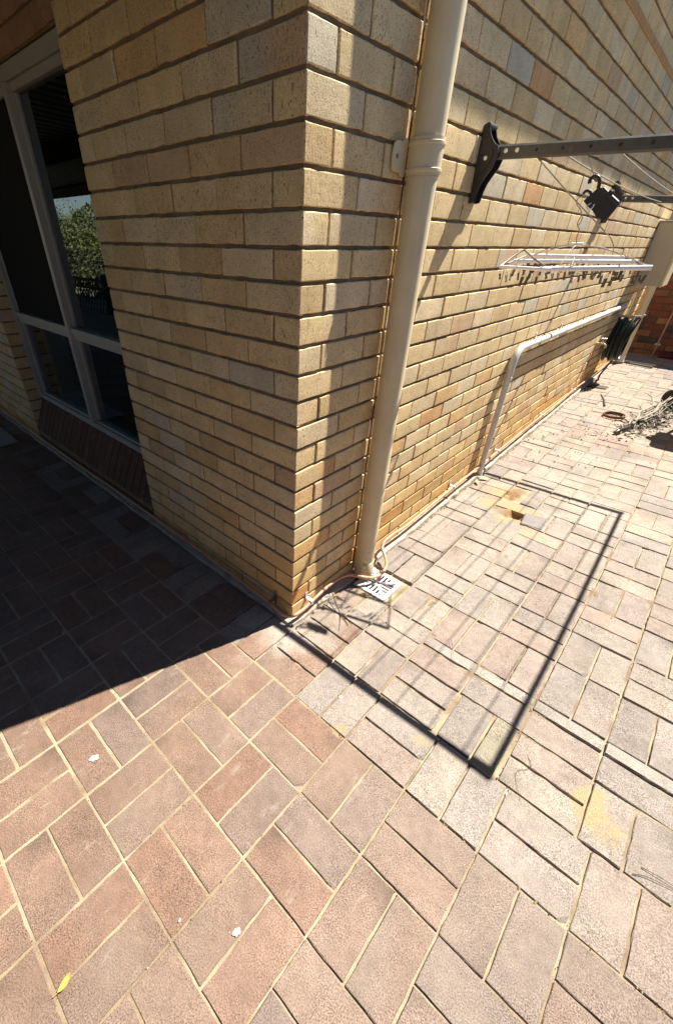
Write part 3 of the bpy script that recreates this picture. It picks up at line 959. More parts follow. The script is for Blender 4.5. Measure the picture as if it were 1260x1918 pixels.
# ------------------------------------------------------------------ downpipe
dp = empty("downpipe", (0.07, 0.465, 0.0), "tall round cream downpipe beside the drain grate near the house corner", "downpipe")
PXc, PYc, PR = 0.058, 0.487, 0.047
mb = MB()
mb.tube([(PXc, PYc, 0.085), (PXc, PYc, 3.05)], PR, 40)
mb.build("pipe", CREAM, dp, True)
mb = MB()
mb.tube([(PXc + 0.012, PYc + 0.004, 0.012), (PXc + 0.008, PYc + 0.002, 0.035), (PXc, PYc, 0.07), (PXc, PYc, 0.12), (PXc, PYc, 0.123)],
        [PR * 0.80, PR * 0.98, PR + 0.0035, PR + 0.0035, PR + 0.001], 40)
mb.build("shoe", CREAM, dp, True)
def saddle(z):
    mb = MB()
    v = []; f = []
    prof = [(-0.044, 0.002), (-0.044, 0.0045), (-0.036, 0.0045), (-0.034, 0.008), (-0.028, 0.008), (-0.026, 0.0045), (0.026, 0.0045),
            (0.028, 0.008), (0.034, 0.008), (0.036, 0.0045), (0.044, 0.0045), (0.044, 0.002)]
    n = 36
    for i in range(n + 1):
        a = R3(-150 + 300 * i / n)
        for dz, dr in prof:
            v.append((PXc + math.cos(a) * (PR + dr), PYc + math.sin(a) * (PR + dr), z + dz))
    m = len(prof)
    for i in range(n):
        for j in range(m - 1):
            f.append((i * m + j, (i + 1) * m + j, (i + 1) * m + j + 1, i * m + j + 1))
    mb.add(v, f)
    for sgn in (-1, 1):
        y0 = PYc + sgn * 0.030; y1 = PYc + sgn * 0.104
        poly = [(y0, z - 0.044), (y0 + sgn * 0.016, z - 0.044), (y0 + sgn * 0.024, z - 0.036), (y1 - sgn * 0.014, z - 0.035), (y1 - sgn * 0.004, z - 0.028), (y1, z - 0.012), (y1, z + 0.012),
                (y1 - sgn * 0.004, z + 0.028), (y1 - sgn * 0.014, z + 0.035), (y0 + sgn * 0.024, z + 0.036), (y0 + sgn * 0.016, z + 0.044), (y0, z + 0.044)]
        if sgn < 0: poly = poly[::-1]
        mb.prism(poly, 'x', 0.006, 0.011)
    b = mb.build("bracket", CREAM, dp, True)
    for sgn in (-1, 1):
        s_ = MB(); yy = PYc + sgn * 0.084
        s_.tube([(0.002, yy, z), (0.0125, yy, z), (0.0140, yy, z)], [0.003, 0.0062, 0.004], 12)
        s_.box((0.0138, yy - 0.004, z - 0.0008), (0.0146, yy + 0.004, z + 0.0008))
        s_.build("screw", DULLSTEEL, b)
saddle(1.690)

_m = CREAM.node_tree
_pos = geo_pos(CREAM)
_sep = N(CREAM, "ShaderNodeSeparateXYZ"); L(CREAM, _pos, _sep.inputs[0])
_mr = N(CREAM, "ShaderNodeMapRange"); _mr.inputs[1].default_value = 0.30; _mr.inputs[2].default_value = 0.02
L(CREAM, _sep.outputs[2], _mr.inputs[0])
_md = N(CREAM, "ShaderNodeMath", operation='MULTIPLY'); L(CREAM, _mr.outputs[0], _md.inputs[0])
L(CREAM, ramp(CREAM, noise(CREAM, _pos, 60, 6, 0.75), [(0.42, 0.15), (0.60, 0.9)]), _md.inputs[1])
_st = ramp(CREAM, noise(CREAM, geo_pos(CREAM, (1, 1, 0.08)), 45, 5, 0.7), [(0.56, 0.0), (0.72, 0.22)])
_old = P(CREAM).inputs["Base Color"].links[0].from_socket
_c = mix(CREAM, _old, (0.40, 0.30, 0.19), _st, 'MIX')
_c = mix(CREAM, _c, (0.36, 0.24, 0.13), _md.outputs[0], 'MIX')
L(CREAM, _c, P(CREAM).inputs["Base Color"])

# ------------------------------------------------------------------ drain grate
gr = MB()
gx, gy, gh, t = 0.155, 0.498, 0.092, 0.010
zt = 0.006
gr.box((gx - gh, gy - gh, zt - 0.02), (gx + gh, gy - gh + 0.02, zt), 0.002)
gr.box((gx - gh, gy + gh - 0.02, zt - 0.02), (gx + gh, gy + gh, zt), 0.002)
gr.box((gx - gh, gy - gh + 0.02, zt - 0.0202), (gx - gh + 0.02, gy + gh - 0.02, zt - 0.0002), 0.002)
gr.box((gx + gh - 0.02, gy - gh + 0.02, zt - 0.0202), (gx + gh, gy + gh - 0.02, zt - 0.0002), 0.002)
inner = gh - 0.02
for sa in (45, 135):
    Mx = Matrix.Translation((gx, gy, zt - 0.006)) @ Matrix.Rotation(R3(sa), 4, 'Z')
    gr.box((-inner * 1.41, -0.007, -0.005), (inner * 1.41, 0.007, 0.0055), 0.0015, mat=Mx)
for k in range(4):
    ang = k * 90
    Mx = Matrix.Translation((gx, gy, zt - 0.007)) @ Matrix.Rotation(R3(ang), 4, 'Z')
    for q in range(-3, 4):
        yq = q * 0.0205
        if k % 2 == 0 or True:
            gr.box((abs(yq) + 0.004, yq - 0.0048, -0.004), (inner + 0.002, yq + 0.0048, 0.0055), 0.0012, mat=Mx)
tag(gr.build("drain_grate", WHITEP), "square white plastic drain grate with slats in four triangles under the downpipe", "drain grate")

# ------------------------------------------------------------------ copper pipe round the corner
path = [(-6.4, -0.03, 0.062), (-5.2, -0.032, 0.058), (-4.0, -0.03, 0.064), (-2.6, -0.03, 0.056), (-1.6, -0.03, 0.070), (-0.9, -0.028, 0.066), (-0.4, -0.03, 0.060), (-0.13, -0.034, 0.058), (-0.06, -0.042, 0.056), (-0.01, -0.043, 0.055),
        (0.024, -0.020, 0.056), (0.033, 0.03, 0.058), (0.031, 0.10, 0.064), (0.027, 0.20, 0.074), (0.028, 0.30, 0.078), (0.046, 0.378, 0.072),
        (0.086, 0.418, 0.060), (0.128, 0.462, 0.050), (0.146, 0.53, 0.046), (0.130, 0.60, 0.050), (0.088, 0.655, 0.056), (0.044, 0.690, 0.070), (0.028, 0.735, 0.088), (0.026, 0.82, 0.092)]
yy = 1.0
while yy < 6.3:
    path.append((0.027 + rng.normal(0, 0.0015), yy, gz(yy) + 0.086 + rng.normal(0, 0.003)))
    yy += 0.35
cp = empty("copper_pipe", (0, 0, 0), "weathered copper pipe running low round the house corner and past the drain grate", "pipe")
mb = MB(); mb.tube(bez(path, 7), 0.0085, 12); mb.build("pipe", COPPER, cp, True)
for (cx, cy, vert) in ((0.0, 0.10, 0), (0.0, 1.58, 0), (0.0, 2.35, 0), (0.0, 3.4, 0), (0.0, 4.4, 0)):
    zz = 0.066 if cy < 0.2 else gz(cy) + 0.086
    mb = MB()
    mb.box((0.001, cy - 0.009, zz - 0.012), (0.003, cy + 0.009, zz + 0.045), 0.0008)
    mb.box((0.0005, cy - 0.009, zz + 0.0105), (0.040, cy + 0.009, zz + 0.013), 0.0008)
    mb.box((0.038, cy - 0.009, zz - 0.012), (0.0405, cy + 0.009, zz + 0.0105), 0.0008)
    mb.build("pipe_clip", CONDUIT, cp)
mb = MB()
mb.box((-0.118, -0.003, 0.045), (-0.098, -0.001, 0.115), 0.0008)
mb.box((-0.118, -0.042, 0.069), (-0.098, -0.001, 0.0715), 0.0008)
mb.box((-0.118, -0.044, 0.045), (-0.098, -0.0415, 0.0715), 0.0008)
mb.build("pipe_clip", DULLSTEEL, cp)

# ------------------------------------------------------------------ grey conduit
cd = empty("conduit", (0.03, 2.04, 0.05), "grey plastic conduit rising from the paving and bending along the side wall", "conduit")
cx = 0.031
arc = [(cx, 2.035 + 0.105 * (1 - math.cos(a)), 0.822 + 0.105 * math.sin(a)) for a in np.linspace(0, math.pi / 2, 12)]
mb = MB(); mb.tube([(cx, 2.035, -0.02), (cx, 2.035, 0.81)], 0.0195, 20)
mb.build("riser", CONDUIT, cd, True)
mb = MB(); mb.tube([(cx, 2.035, 0.775), (cx, 2.035, 0.81)] + arc + [(cx, 2.18, 0.927)], 0.0222, 20)
mb.build("elbow", CONDUIT, cd, True)
mb = MB(); mb.tube([(cx, 2.16, 0.927), (cx, 5.36, 0.927)], 0.0195, 20)
mb.build("run", CONDUIT, cd, True)
for yk in (2.45, 3.05, 3.75, 4.6, 5.2):
    mb = MB(); mb.tube([(cx, yk, 0.927), (cx, yk + 0.022, 0.927)], 0.0222, 20)
    mb.box((0.0, yk, 0.944), (0.006, yk + 0.022, 0.972), 0.002); mb.build("saddle_clip", CONDUIT, cd, True)
mb = MB(); mb.tube([(cx, 2.035, 0.735), (cx, 2.035, 0.757)], 0.0225, 20); mb.build("saddle_clip", CONDUIT, cd, True)

# ------------------------------------------------------------------ clothesline
cl = empty("clothesline", (0.05, 2.05, 1.75), "dark grey wall mounted folding clothesline with cords between two arms", "clothesline")
def arm_z(x, far):
    return (1.7575 - 0.040 * x) if not far else (1.747 - 0.055 * x)
def wall_bracket(yc, far):
    mb = MB()
    prof = [(0.001, 1.832), (0.012, 1.836), (0.020, 1.832), (0.026, 1.822), (0.033, 1.805), (0.044, 1.790), (0.056, 1.778), (0.070, 1.770), (0.076, 1.752), (0.074, 1.735),
            (0.066, 1.712), (0.050, 1.690), (0.036, 1.668), (0.028, 1.645), (0.024, 1.622), (0.020, 1.610), (0.001, 1.607)]
    # side plates and back plate
    mb.prism(prof, 'y', yc - 0.030, yc - 0.024)
    mb.prism(prof, 'y', yc + 0.024, yc + 0.030)
    mb.box((0.001, yc - 0.0238, 1.608), (0.008, yc + 0.0238, 1.83), 0.002)
    # rolled top lip
    mb.tube([(0.017, yc - 0.031, 1.828), (0.017, yc + 0.031, 1.828)], 0.010, 12)
    # shield-shaped cover on the near side plate
    mb.prism([(0.004, 1.775), (0.030, 1.775), (0.050, 1.768), (0.058, 1.752), (0.052, 1.725), (0.036, 1.700), (0.018, 1.690), (0.004, 1.688)], 'y', yc - 0.0335, yc - 0.0302)
    b = mb.build("wall_bracket", BLACKP, cl)
    s_ = MB(); s_.tube([(0.034, yc - 0.0332, 1.738), (0.034, yc - 0.037, 1.738), (0.034, yc - 0.0375, 1.738)], [0.0065, 0.0065, 0.003], 14)
    s_.build("screw", STEEL, b)
    # folding knuckle behind
    k = MB(); k.tube([(0.055, yc - 0.0235, 1.75), (0.055, yc + 0.0235, 1.75)], 0.017, 16); k.build("knuckle", BLACKP, b)
wall_bracket(1.0, False)
wall_bracket(3.165, True)
def arm(yc, far):
    mb = MB()
    sec = []
    hw, hh, b = 0.011, 0.0205, 0.006
    for (a, c) in ((-1, -1), (1, -1), (1, 1), (-1, 1)):
        for t_ in ((0, 1), (1, 0)) if a * c > 0 else ((1, 0), (0, 1)):
            sec.append((a * (hw - b * t_[0]), c * (hh - b * t_[1])))
    v = []; n = len(sec); xs = np.linspace(0.062, 1.275 if far else 1.318, 12)
    for x in xs:
        for sy, sz in sec:
            v.append((x, yc + sy, arm_z(x, far) + sz))
    f = [tuple(range(n))[::-1], tuple((len(xs) - 1) * n + i for i in range(n))]
    for i in range(len(xs) - 1):
        for k in range(n):
            f.append((i * n + k, i * n + (k + 1) % n, (i + 1) * n + (k + 1) % n, (i + 1) * n + k))
    mb.add(v, f)
    a = mb.build("arm", GREYMET, cl)
    a.data.validate()
    for x in (0.095, 0.135):
        s_ = MB(); z = arm_z(x, far) + 0.002
        s_.tube([(x, yc - 0.0105, z), (x, yc - 0.0145, z), (x, yc - 0.0150, z)], [0.0068, 0.0068, 0.0035], 14)
        s_.build("bolt", STEEL, a)
    for x in np.arange(0.20, 1.22, 0.085):
        s_ = MB(); z = arm_z(x, far) + 0.001
        s_.tube([(x, yc - 0.0105, z), (x, yc - 0.0140, z)], [0.0052, 0.0040], 12)
        s_.build("rivet", BLACKP, a)
arm(1.0, False); arm(3.165, True)
mb = MB(); mb.tube(bez([(1.305, 0.985, arm_z(1.305, False)), (1.298, 2.05, arm_z(1.30, False) - 0.01), (1.262, 3.18, arm_z(1.262, True))], 8), 0.0115, 14); mb.build("front_bar", GREYMET, cl, True)
cord_x = [0.30, 0.46, 0.62, 0.78, 0.94, 1.08, 1.21]
for x in cord_x:
    mb = MB()
    pts = []
    for t_ in np.linspace(0, 1, 14):
        y = 1.0 + 2.165 * t_
        z = arm_z(x, False) * (1 - t_) + arm_z(x, True) * t_ - 0.016 - 0.03 * 4 * t_ * (1 - t_) * 0.5
        pts.append((x + 0.004 * math.sin(x * 40 + t_ * 3), y, z))
    mb.tube(pts, 0.0025, 6); mb.build("cord", CORD, cl, True)

# ------------------------------------------------------------------ black hook plate hanging under the near arm
hp = empty("hook_plate", (0.42, 1.1, 1.6), "black plastic hook plate hanging on a cord under the near clothesline arm", "hook")
A_ = np.array([0.381, 1.1, 1.609]); B_ = np.array([0.418, 1.1, 1.640]); C_ = np.array([0.484, 1.1, 1.600]); D_ = np.array([0.466, 1.1, 1.548])
mb = MB()
poly = [(0.379, 1.607), (0.397, 1.626), (0.410, 1.640), (0.424, 1.640), (0.436, 1.632), (0.458, 1.617), (0.480, 1.604), (0.486, 1.595), (0.484, 1.584), (0.470, 1.556), (0.460, 1.546), (0.450, 1.558), (0.440, 1.556), (0.418, 1.578), (0.395, 1.593)]
mb.prism(poly, 'y', 1.085, 1.097)
mb.tube([(0.424, 1.091, 1.638), (0.455, 1.091, 1.616), (0.482, 1.091, 1.598), (0.487, 1.091, 1.590)], 0.0072, 10)   # thick rim
mb.build("plate", BLACKP, hp)
mb = MB()
mb.tube(bez([(0.410, 1.091, 1.640), (0.408, 1.091, 1.655), (0.400, 1.091, 1.668), (0.386, 1.091, 1.672), (0.377, 1.091, 1.664), (0.379, 1.091, 1.654)], 5), 0.0058, 10)
mb.build("top_hook", BLACKP, hp, True)
mb = MB(); mb.tube(bez([(0.397, 1.09, 1.622), (0.388, 1.088, 1.632), (0.376, 1.088, 1.634), (0.370, 1.088, 1.626)], 5), 0.0045, 8); mb.build("side_hook", BLACKP, hp, True)
mb = MB(); mb.tube(bez([(0.405, 1.086, 1.60), (0.398, 1.078, 1.592), (0.403, 1.074, 1.583), (0.415, 1.076, 1.585), (0.418, 1.080, 1.596)], 5), 0.0022, 8); mb.build("wire_hook", STEEL, hp, True)
mb = MB(); mb.box((0.440, 1.0840, 1.602), (0.456, 1.102, 1.636), 0.004, mat=Matrix.Translation((0.448, 1.09, 1.62)) @ Matrix.Rotation(R3(32), 4, 'Y') @ Matrix.Translation((-0.448, -1.09, -1.62)))
mb.build("clip", BLACKP, hp)
mb = MB(); mb.tube([(0.342, 1.065, 1.748), (0.358, 1.075, 1.715), (0.386, 1.091, 1.6725)], 0.0016, 6); mb.build("cord", CORD, hp, True)

# ------------------------------------------------------------------ peg hanger
ph = empty("peg_hanger", (0.362, 1.25, 1.48), "silver folding peg hanger with many small pegs hung under the clothesline", "clothes hanger")
Lf = (0.150, 1.09, 1.401); Rf = (0.634, 1.21, 1.413); Lb = (0.152, 1.36, 1.436); Rb = (0.500, 1.48, 1.436)
Mf = (0.343, 1.075, 1.399)
def lerp(a, b, t): return tuple(a[i] * (1 - t) + b[i] * t for i in range(3))
mb = MB()
mb.tube([Lf, Mf], 0.0065, 10); mb.tube([lerp(Lf, Mf, 0.8), Rf], 0.0085, 10); mb.tube([Lb, Rb], 0.0085, 10)
mb.tube([lerp(Lf, Lb, 0.5), lerp(Rf, Rb, 0.55)], 0.0075, 10)
mb.build("frame", BAR, ph, True)
mb = MB()
mb.tube([Lf, (0.158, 1.17, 1.432), (0.172, 1.25, 1.458), (0.25, 1.16, 1.43), Mf], 0.0034, 8)
mb.tube([Lf, Lb], 0.003, 8); mb.tube([Rf, lerp(Rf, Rb, 0.5), Rb], 0.004, 8)
mb.tube([lerp(Lf, Rf, 0.5), lerp(Lb, Rb, 0.5)], 0.003, 8)
mb.build("end_wire", DULLSTEEL, ph, True)
boss = (0.362, 1.25, 1.479)
mb = MB()
for tgt in (lerp(Lf, Rf, 0.05), Rf, lerp(Lb, Rb, 0.05), Rb, lerp(Lf, Rf, 0.42)):
    mid = lerp(boss, tgt, 0.5); mid = (mid[0], mid[1], mid[2] + 0.012)
    mb.tube(bez([boss, mid, tgt], 5), 0.0016, 6)
mb.build("support_wire", PALEWOOD, ph, True)
mb = MB(); mb.tube([(0.342, 1.25, 1.4785), (0.384, 1.25, 1.4795)], 0.006, 12); mb.build("boss", BAR, ph, True)
mb = MB()
mb.tube(bez([(0.362, 1.25, 1.475), (0.356, 1.24, 1.50), (0.358, 1.23, 1.525), (0.352, 1.215, 1.536), (0.350, 1.21, 1.55), (0.360, 1.20, 1.572), (0.362, 1.20, 1.55), (0.354, 1.21, 1.538)], 6), 0.0017, 6)
mb.tube(bez([(0.356, 1.205, 1.565), (0.350, 1.19, 1.585), (0.338, 1.17, 1.598), (0.342, 1.14, 1.612), (0.365, 1.11, 1.617), (0.39, 1.09, 1.606)], 6), 0.0017, 6)
mb.build("hook", DULLSTEEL, ph, True)
mb = MB()
mb.tube(bez([(0.40, 1.28, 1.468), (0.405, 1.25, 1.50), (0.437, 1.21, 1.517), (0.47, 1.20, 1.505), (0.495, 1.20, 1.475), (0.50, 1.21, 1.448)], 6), 0.0015, 6)
mb.tube([(0.447, 1.205, 1.5225), (0.452, 1.205, 1.512)], 0.0015, 6)
mb.tube([(0.186, 1.065, 1.733), (0.31, 1.13, 1.629), (0.447, 1.2, 1.521)], 0.0021, 6)
mb.build("stay_wire", DULLSTEEL, ph, True)
# pegs: one shared shape, a wire loop and a sprung body
pm = MB()
pm.tube([(0, 0.0075 * math.sin(a), -0.012 - 0.010 * (1 - math.cos(a))) for a in np.linspace(0, 2 * math.pi, 13)[:-1]], 0.0011, 5, closed=True, m=1)
pm.tube([(0, 0, 0.002), (0, 0, -0.013)], 0.0009, 5, m=1)
for sg in (-1, 1):
    pm.prism([(sg * 0.0015, -0.030), (sg * 0.0075, -0.030), (sg * 0.0040, -0.050), (sg * 0.0062, -0.068), (sg * 0.0008, -0.068), (sg * 0.0018, -0.048)][::sg], 'x', -0.0045, 0.0045, 0)
pm.tube([(-0.006, 0, -0.047), (0.006, 0, -0.047)], 0.0032, 8, m=1)
proto = pm.build("peg", [PEGM, DULLSTEEL], ph)
def rail(k):
    if k == 0: return lerp(Lf, Rf, random.random())
    if k == 1: return lerp(Lb, Rb, random.random())
    return lerp(lerp(Lf, Lb, 0.5), lerp(Rf, Rb, 0.55), random.random())
for i in range(64):
    o = proto if i == 0 else proto.copy()
    if i: COL.objects.link(o)
    o.parent = ph; o.matrix_parent_inverse = Matrix.Identity(4)
    t_ = (i + random.random() * 0.8) / 64
    p = [lerp(Lf, Rf, t_), lerp(Lb, Rb, t_), lerp(lerp(Lf, Lb, 0.5), lerp(Rf, Rb, 0.55), t_)][i % 3]
    s = random.uniform(0.5, 0.85)
    o.location = Vector(p) - ph.location - Vector((0, 0, random.uniform(0.0, 0.012)))
    o.rotation_euler = (random.uniform(-0.3, 0.3), random.uniform(-0.3, 0.3), random.uniform(0, 6.28))
    o.scale = (s, s, s)

ph.location += Vector((0.018, -0.070, 0.0))
hp.location += Vector((0.016, -0.070, -0.004))

# ------------------------------------------------------------------ things on the far part of the wall
mbx = empty("meter_box", (0.14, 5.72, 1.11), "cream steel meter box fixed high on the side wall near its far end", "meter box")
mb = MB(); mb.box((0.002, 5.55, 1.115), (0.235, 5.95, 1.690), 0.006); mb.build("box", CREAM2, mbx)
mb = MB(); mb.box((0.2355, 5.545, 1.110), (0.262, 5.955, 1.672), 0.010); mb.build("door", CREAM, mbx)
mb = MB(); mb.box((0.0, 5.53, 1.690), (0.275, 5.97, 1.700), 0.003); mb.build("cap", CREAM2, mbx)
mb = MB(); mb.box((-0.001, 5.542, 1.112), (0.0018, 5.551, 1.69)); mb.build("seal", BLACKP, mbx)

fd = empty("far_downpipe", (0.075, 6.5, 0.15), "cream downpipe at the far end of the side wall below the meter box", "downpipe")
fd.name = "downpipe.001"
mb = MB(); mb.tube([(0.068, 6.5, 0.17), (0.068, 6.5, 3.1)], 0.05, 24); mb.build("pipe", CREAM, fd, True)
mb = MB(); mb.tube([(0.085, 6.49, 0.155), (0.068, 6.5, 0.20), (0.068, 6.5, 0.24)], [0.05, 0.053, 0.053], 24); mb.build("shoe", WHITEP, fd, True)
mb = MB(); mb.tube(bez([(0.012, 5.98, 1.2), (0.014, 6.05, 0.9), (0.012, 6.1, 0.55), (0.012, 6.12, 0.2)], 6), 0.011, 8)
tag(mb.build("cable", CREAM2, None, True), "thin cream cable pipe running down the wall below the meter box", "pipe")

hs = empty("garden_hose", (0.06, 5.25, 0.62), "coiled dark green garden hose hanging on the side wall", "hose")
mb = MB()
pts = []
for i in range(11 * 22):
    a = 2 * math.pi * i / 22
    turn = i / 22
    ry = 0.15 + 0.02 * math.sin(turn * 2.1); rz = 0.205 + 0.018 * math.cos(turn * 1.3)
    pts.append((0.038 + 0.0145 * turn, 5.28 + ry * math.sin(a) + 0.01 * math.sin(turn * 3), 0.60 + rz * math.cos(a) - 0.012 * math.cos(turn)))
pts += [(0.235, 5.30, 0.86), (0.20, 5.40, 0.70), (0.12, 5.44, 0.35), (0.07, 5.40, 0.19), (0.10, 5.2, 0.165)]
mb.tube(bez(pts, 2), 0.0105, 8); mb.build("hose_coil", HOSE, hs, True)
mb = MB(); mb.tube([(0.0, 5.28, 0.83), (0.24, 5.28, 0.845), (0.255, 5.28, 0.87)], 0.012, 10); mb.build("hanger", CREAM2, hs, True)
tp = empty("tap", (0.03, 4.75, 0.6), "small brass garden tap on the side wall beside the hose", "tap")
mb = MB(); mb.tube([(0.0, 4.76, 0.615), (0.075, 4.76, 0.615), (0.098, 4.76, 0.60), (0.102, 4.76, 0.575)], 0.011, 12); mb.build("spout", BRASS, tp, True)
mb = MB(); mb.tube([(0.055, 4.76, 0.62), (0.06, 4.76, 0.662)], 0.007, 10); mb.tube([(0.038, 4.74, 0.664), (0.082, 4.78, 0.664)], 0.0065, 10); mb.tube([(0.04, 4.785, 0.664), (0.08, 4.735, 0.664)], 0.0065, 10)
mb.build("handle", BRASS, tp, True)
mb = MB(); mb.tube([(0.010, 4.76, 0.615), (0.011, 4.76, 0.3), (0.012, 4.76, 0.15)], 0.008, 8); mb.build("feed_pipe", COPPER, tp, True)

# ------------------------------------------------------------------ far end: red brick wall, slab and bits
rw = empty("red_brick_wall", (1.9, 7.5, 0.1), "dark red brick wall in shade across the far end", "wall")
rb = BrickMesh(RED_PAL, RED_W)
for r in range(0, 19):
    x = -0.9 - (0.12 if r % 2 else 0)
    while x < 3.4:
        rb.brick((x, 7.5, 0.12 + r * CH + 0.005), (1, 0, 0), (0, 0, 1), (0, -1, 0), 0.232, CH - 0.011, step=0.06)
        x += 0.242
rb.quad([(-1.1, 7.508, 0), (3.6, 7.508, 0), (3.6, 7.508, 0.12 + 19 * CH), (-1.1, 7.508, 0.12 + 19 * CH)])
rb.quad([(-1.1, 7.5, 0.12 + 19 * CH), (3.6, 7.5, 0.12 + 19 * CH), (3.6, 7.72, 0.12 + 19 * CH), (-1.1, 7.72, 0.12 + 19 * CH)])
rb.quad([(-1.1, 7.72, 0), (-1.1, 7.72, 0.12 + 19 * CH), (3.6, 7.72, 0.12 + 19 * CH), (3.6, 7.72, 0)])
rb.build("brickwork", [REDBRICK, REDMORTAR], rw)
mb = MB(); mb.tube([(0.335, 7.36, 0.13), (0.335, 7.36, 1.7)], 0.012, 10)
pp = mb.build("thin_pipe", COPPER, None, True)
tag(pp, "thin upright brown pipe in front of the red brick wall", "pipe")
mb = MB(); mb.box((0.300, 7.35, 0.30), (0.370, 7.372, 0.325), 0.005); mb.build("clamp", CONDUIT, pp)
mb = MB()
mb.box((0.40, 7.30, 0.155), (1.3, 7.46, 0.20), 0.008); mb.box((0.41, 7.31, 0.20), (1.29, 7.33, 0.23), 0.004); mb.box((0.41, 7.43, 0.20), (1.29, 7.45, 0.23), 0.004)
mb.box((0.405, 7.331, 0.2), (0.42, 7.429, 0.229), 0.004); mb.box((1.28, 7.331, 0.2), (1.295, 7.429, 0.229), 0.004)
tag(mb.build("trough", DARKRED), "dark red shallow trough on the ground against the red brick wall", "trough")
mb = MB()
mb.box((-0.02, 0, 0), (0.33, 0.035, 0.022), 0.004, mat=Matrix.Translation((0.15, 6.56, gz(6.5) + 0.012)) @ Matrix.Rotation(-0.06, 4, 'Z'))
tag(mb.build("timber_offcut", PALEWOOD), "bleached timber offcut lying on the paving at the shadow edge", "timber")
mb = MB()
mb.tube([(0.20, 6.47, gz(6) + 0.02), (0.46, 6.42, gz(6) + 0.018)], 0.012, 8)
tag(mb.build("dark_rod", GREYMET, None, True), "short dark metal rod lying beside the bleached timber offcut", "rod")

# pit cover: dark inspection hole by the wall with a slab edge
mb = MB()
mb.box((0.052, 4.98, gz(5) - 0.01), (0.235, 5.12, gz(5) + 0.012), 0.004)
tag(mb.build("dark_board", DARKWOOD), "dark wet board lying at the wall foot under the tap", "board")

# rusty ring
mb = MB()
n = 40; v = []; f = []
for i in range(n):
    a = 2 * math.pi * i / n
    for (rr, zz) in ((0.086, 0.0), (0.094, 0.004), (0.092, 0.024), (0.084, 0.026), (0.080, 0.010)):
        v.append((0.495 + rr * math.cos(a), 4.085 + rr * math.sin(a), gz(4.085) + 0.004 + zz + 0.004 * math.cos(a)))
for i in range(n):
    for j in range(5):
        f.append((i * 5 + j, ((i + 1) % n) * 5 + j, ((i + 1) % n) * 5 + (j + 1) % 5, i * 5 + (j + 1) % 5))
mb.add(v, f)
tag(mb.build("rusty_ring", RUST, None, True), "round rusty metal ring lying on the far paving", "ring")

# bundle of dry stalks
st = empty("stalk_bundle", (0.75, 4.1, gz(4.1)), "bundle of pale dry stalks and husks lying on the paving", "dry stalks")
for i in range(9):
    a0 = np.array([0.70 + rng.normal(0, 0.035), 3.78 + abs(rng.normal(0, 0.16)), gz(3.8) + 0.014 + abs(rng.normal(0, 0.012))])
    if i == 0: a0 = np.array([0.615, 3.65, gz(3.65) + 0.016])
    ln = rng.uniform(0.35, 0.8)
    dr = np.array([0.20 + rng.normal(0, 0.08), 0.95, 0.12 + abs(rng.normal(0, 0.06))]); dr /= np.linalg.norm(dr)
    p = [a0 + dr * ln * t_ + np.array([rng.normal(0, 0.016), 0, abs(rng.normal(0, 0.012))]) for t_ in np.linspace(0, 1, 6)]
    r0 = rng.uniform(0.005, 0.013)
    mb = MB(); mb.tube(p, [r0 * (1 - 0.5 * q / 5) * rng.uniform(0.8, 1.2) for q in range(6)], 7)
    for q in (2, 3, 4):                                       # side shoots
        e = p[q] + np.array([rng.normal(0, 0.06), 0.08, abs(rng.normal(0, 0.03))])
        mb.tube([p[q], (p[q] + e) / 2 + np.array([0, 0, 0.008]), e], [r0 * 0.5, r0 * 0.35, r0 * 0.15], 5)
    mb.build("stalk", STALK if i % 3 else TWIG, st, True)
mb = MB()
for i in range(800):
    c = np.array([0.775 + rng.normal(0, 0.07), 4.15 + rng.normal(0, 0.24), 0]); c[0] += (c[1] - 4.1) * 0.25; c[2] = gz(c[1]) + 0.012 + abs(rng.normal(0, 0.03))
    a = rng.uniform(0, 6.28); s1 = rng.uniform(0.006, 0.026); s2 = s1 * rng.uniform(0.25, 0.6)
    u = np.array([math.cos(a), math.sin(a), rng.normal(0, 0.4)]); v_ = np.array([-math.sin(a), math.cos(a), rng.normal(0, 0.5)])
    mb.add([c - u * s1, c - v_ * s2 + u * 0.3 * s1, c + u * s1, c + v_ * s2], [(0, 1, 2, 3)], 0 if rng.random() < 0.5 else 1)
hk = mb.build("husk", [STALK, TWIG], st); hk['kind'] = 'stuff'
for (x, y) in ((0.608, 3.63), (0.665, 4.00)):
    mb = MB(); mb.tube([(x - 0.012, y - 0.02, gz(y) + 0.014), (x + 0.004, y + 0.006, gz(y) + 0.022), (x + 0.02, y + 0.035, gz(y) + 0.026)], [0.012, 0.02, 0.012], 10)
    mb.build("cut_end", BLACKP, st, True)

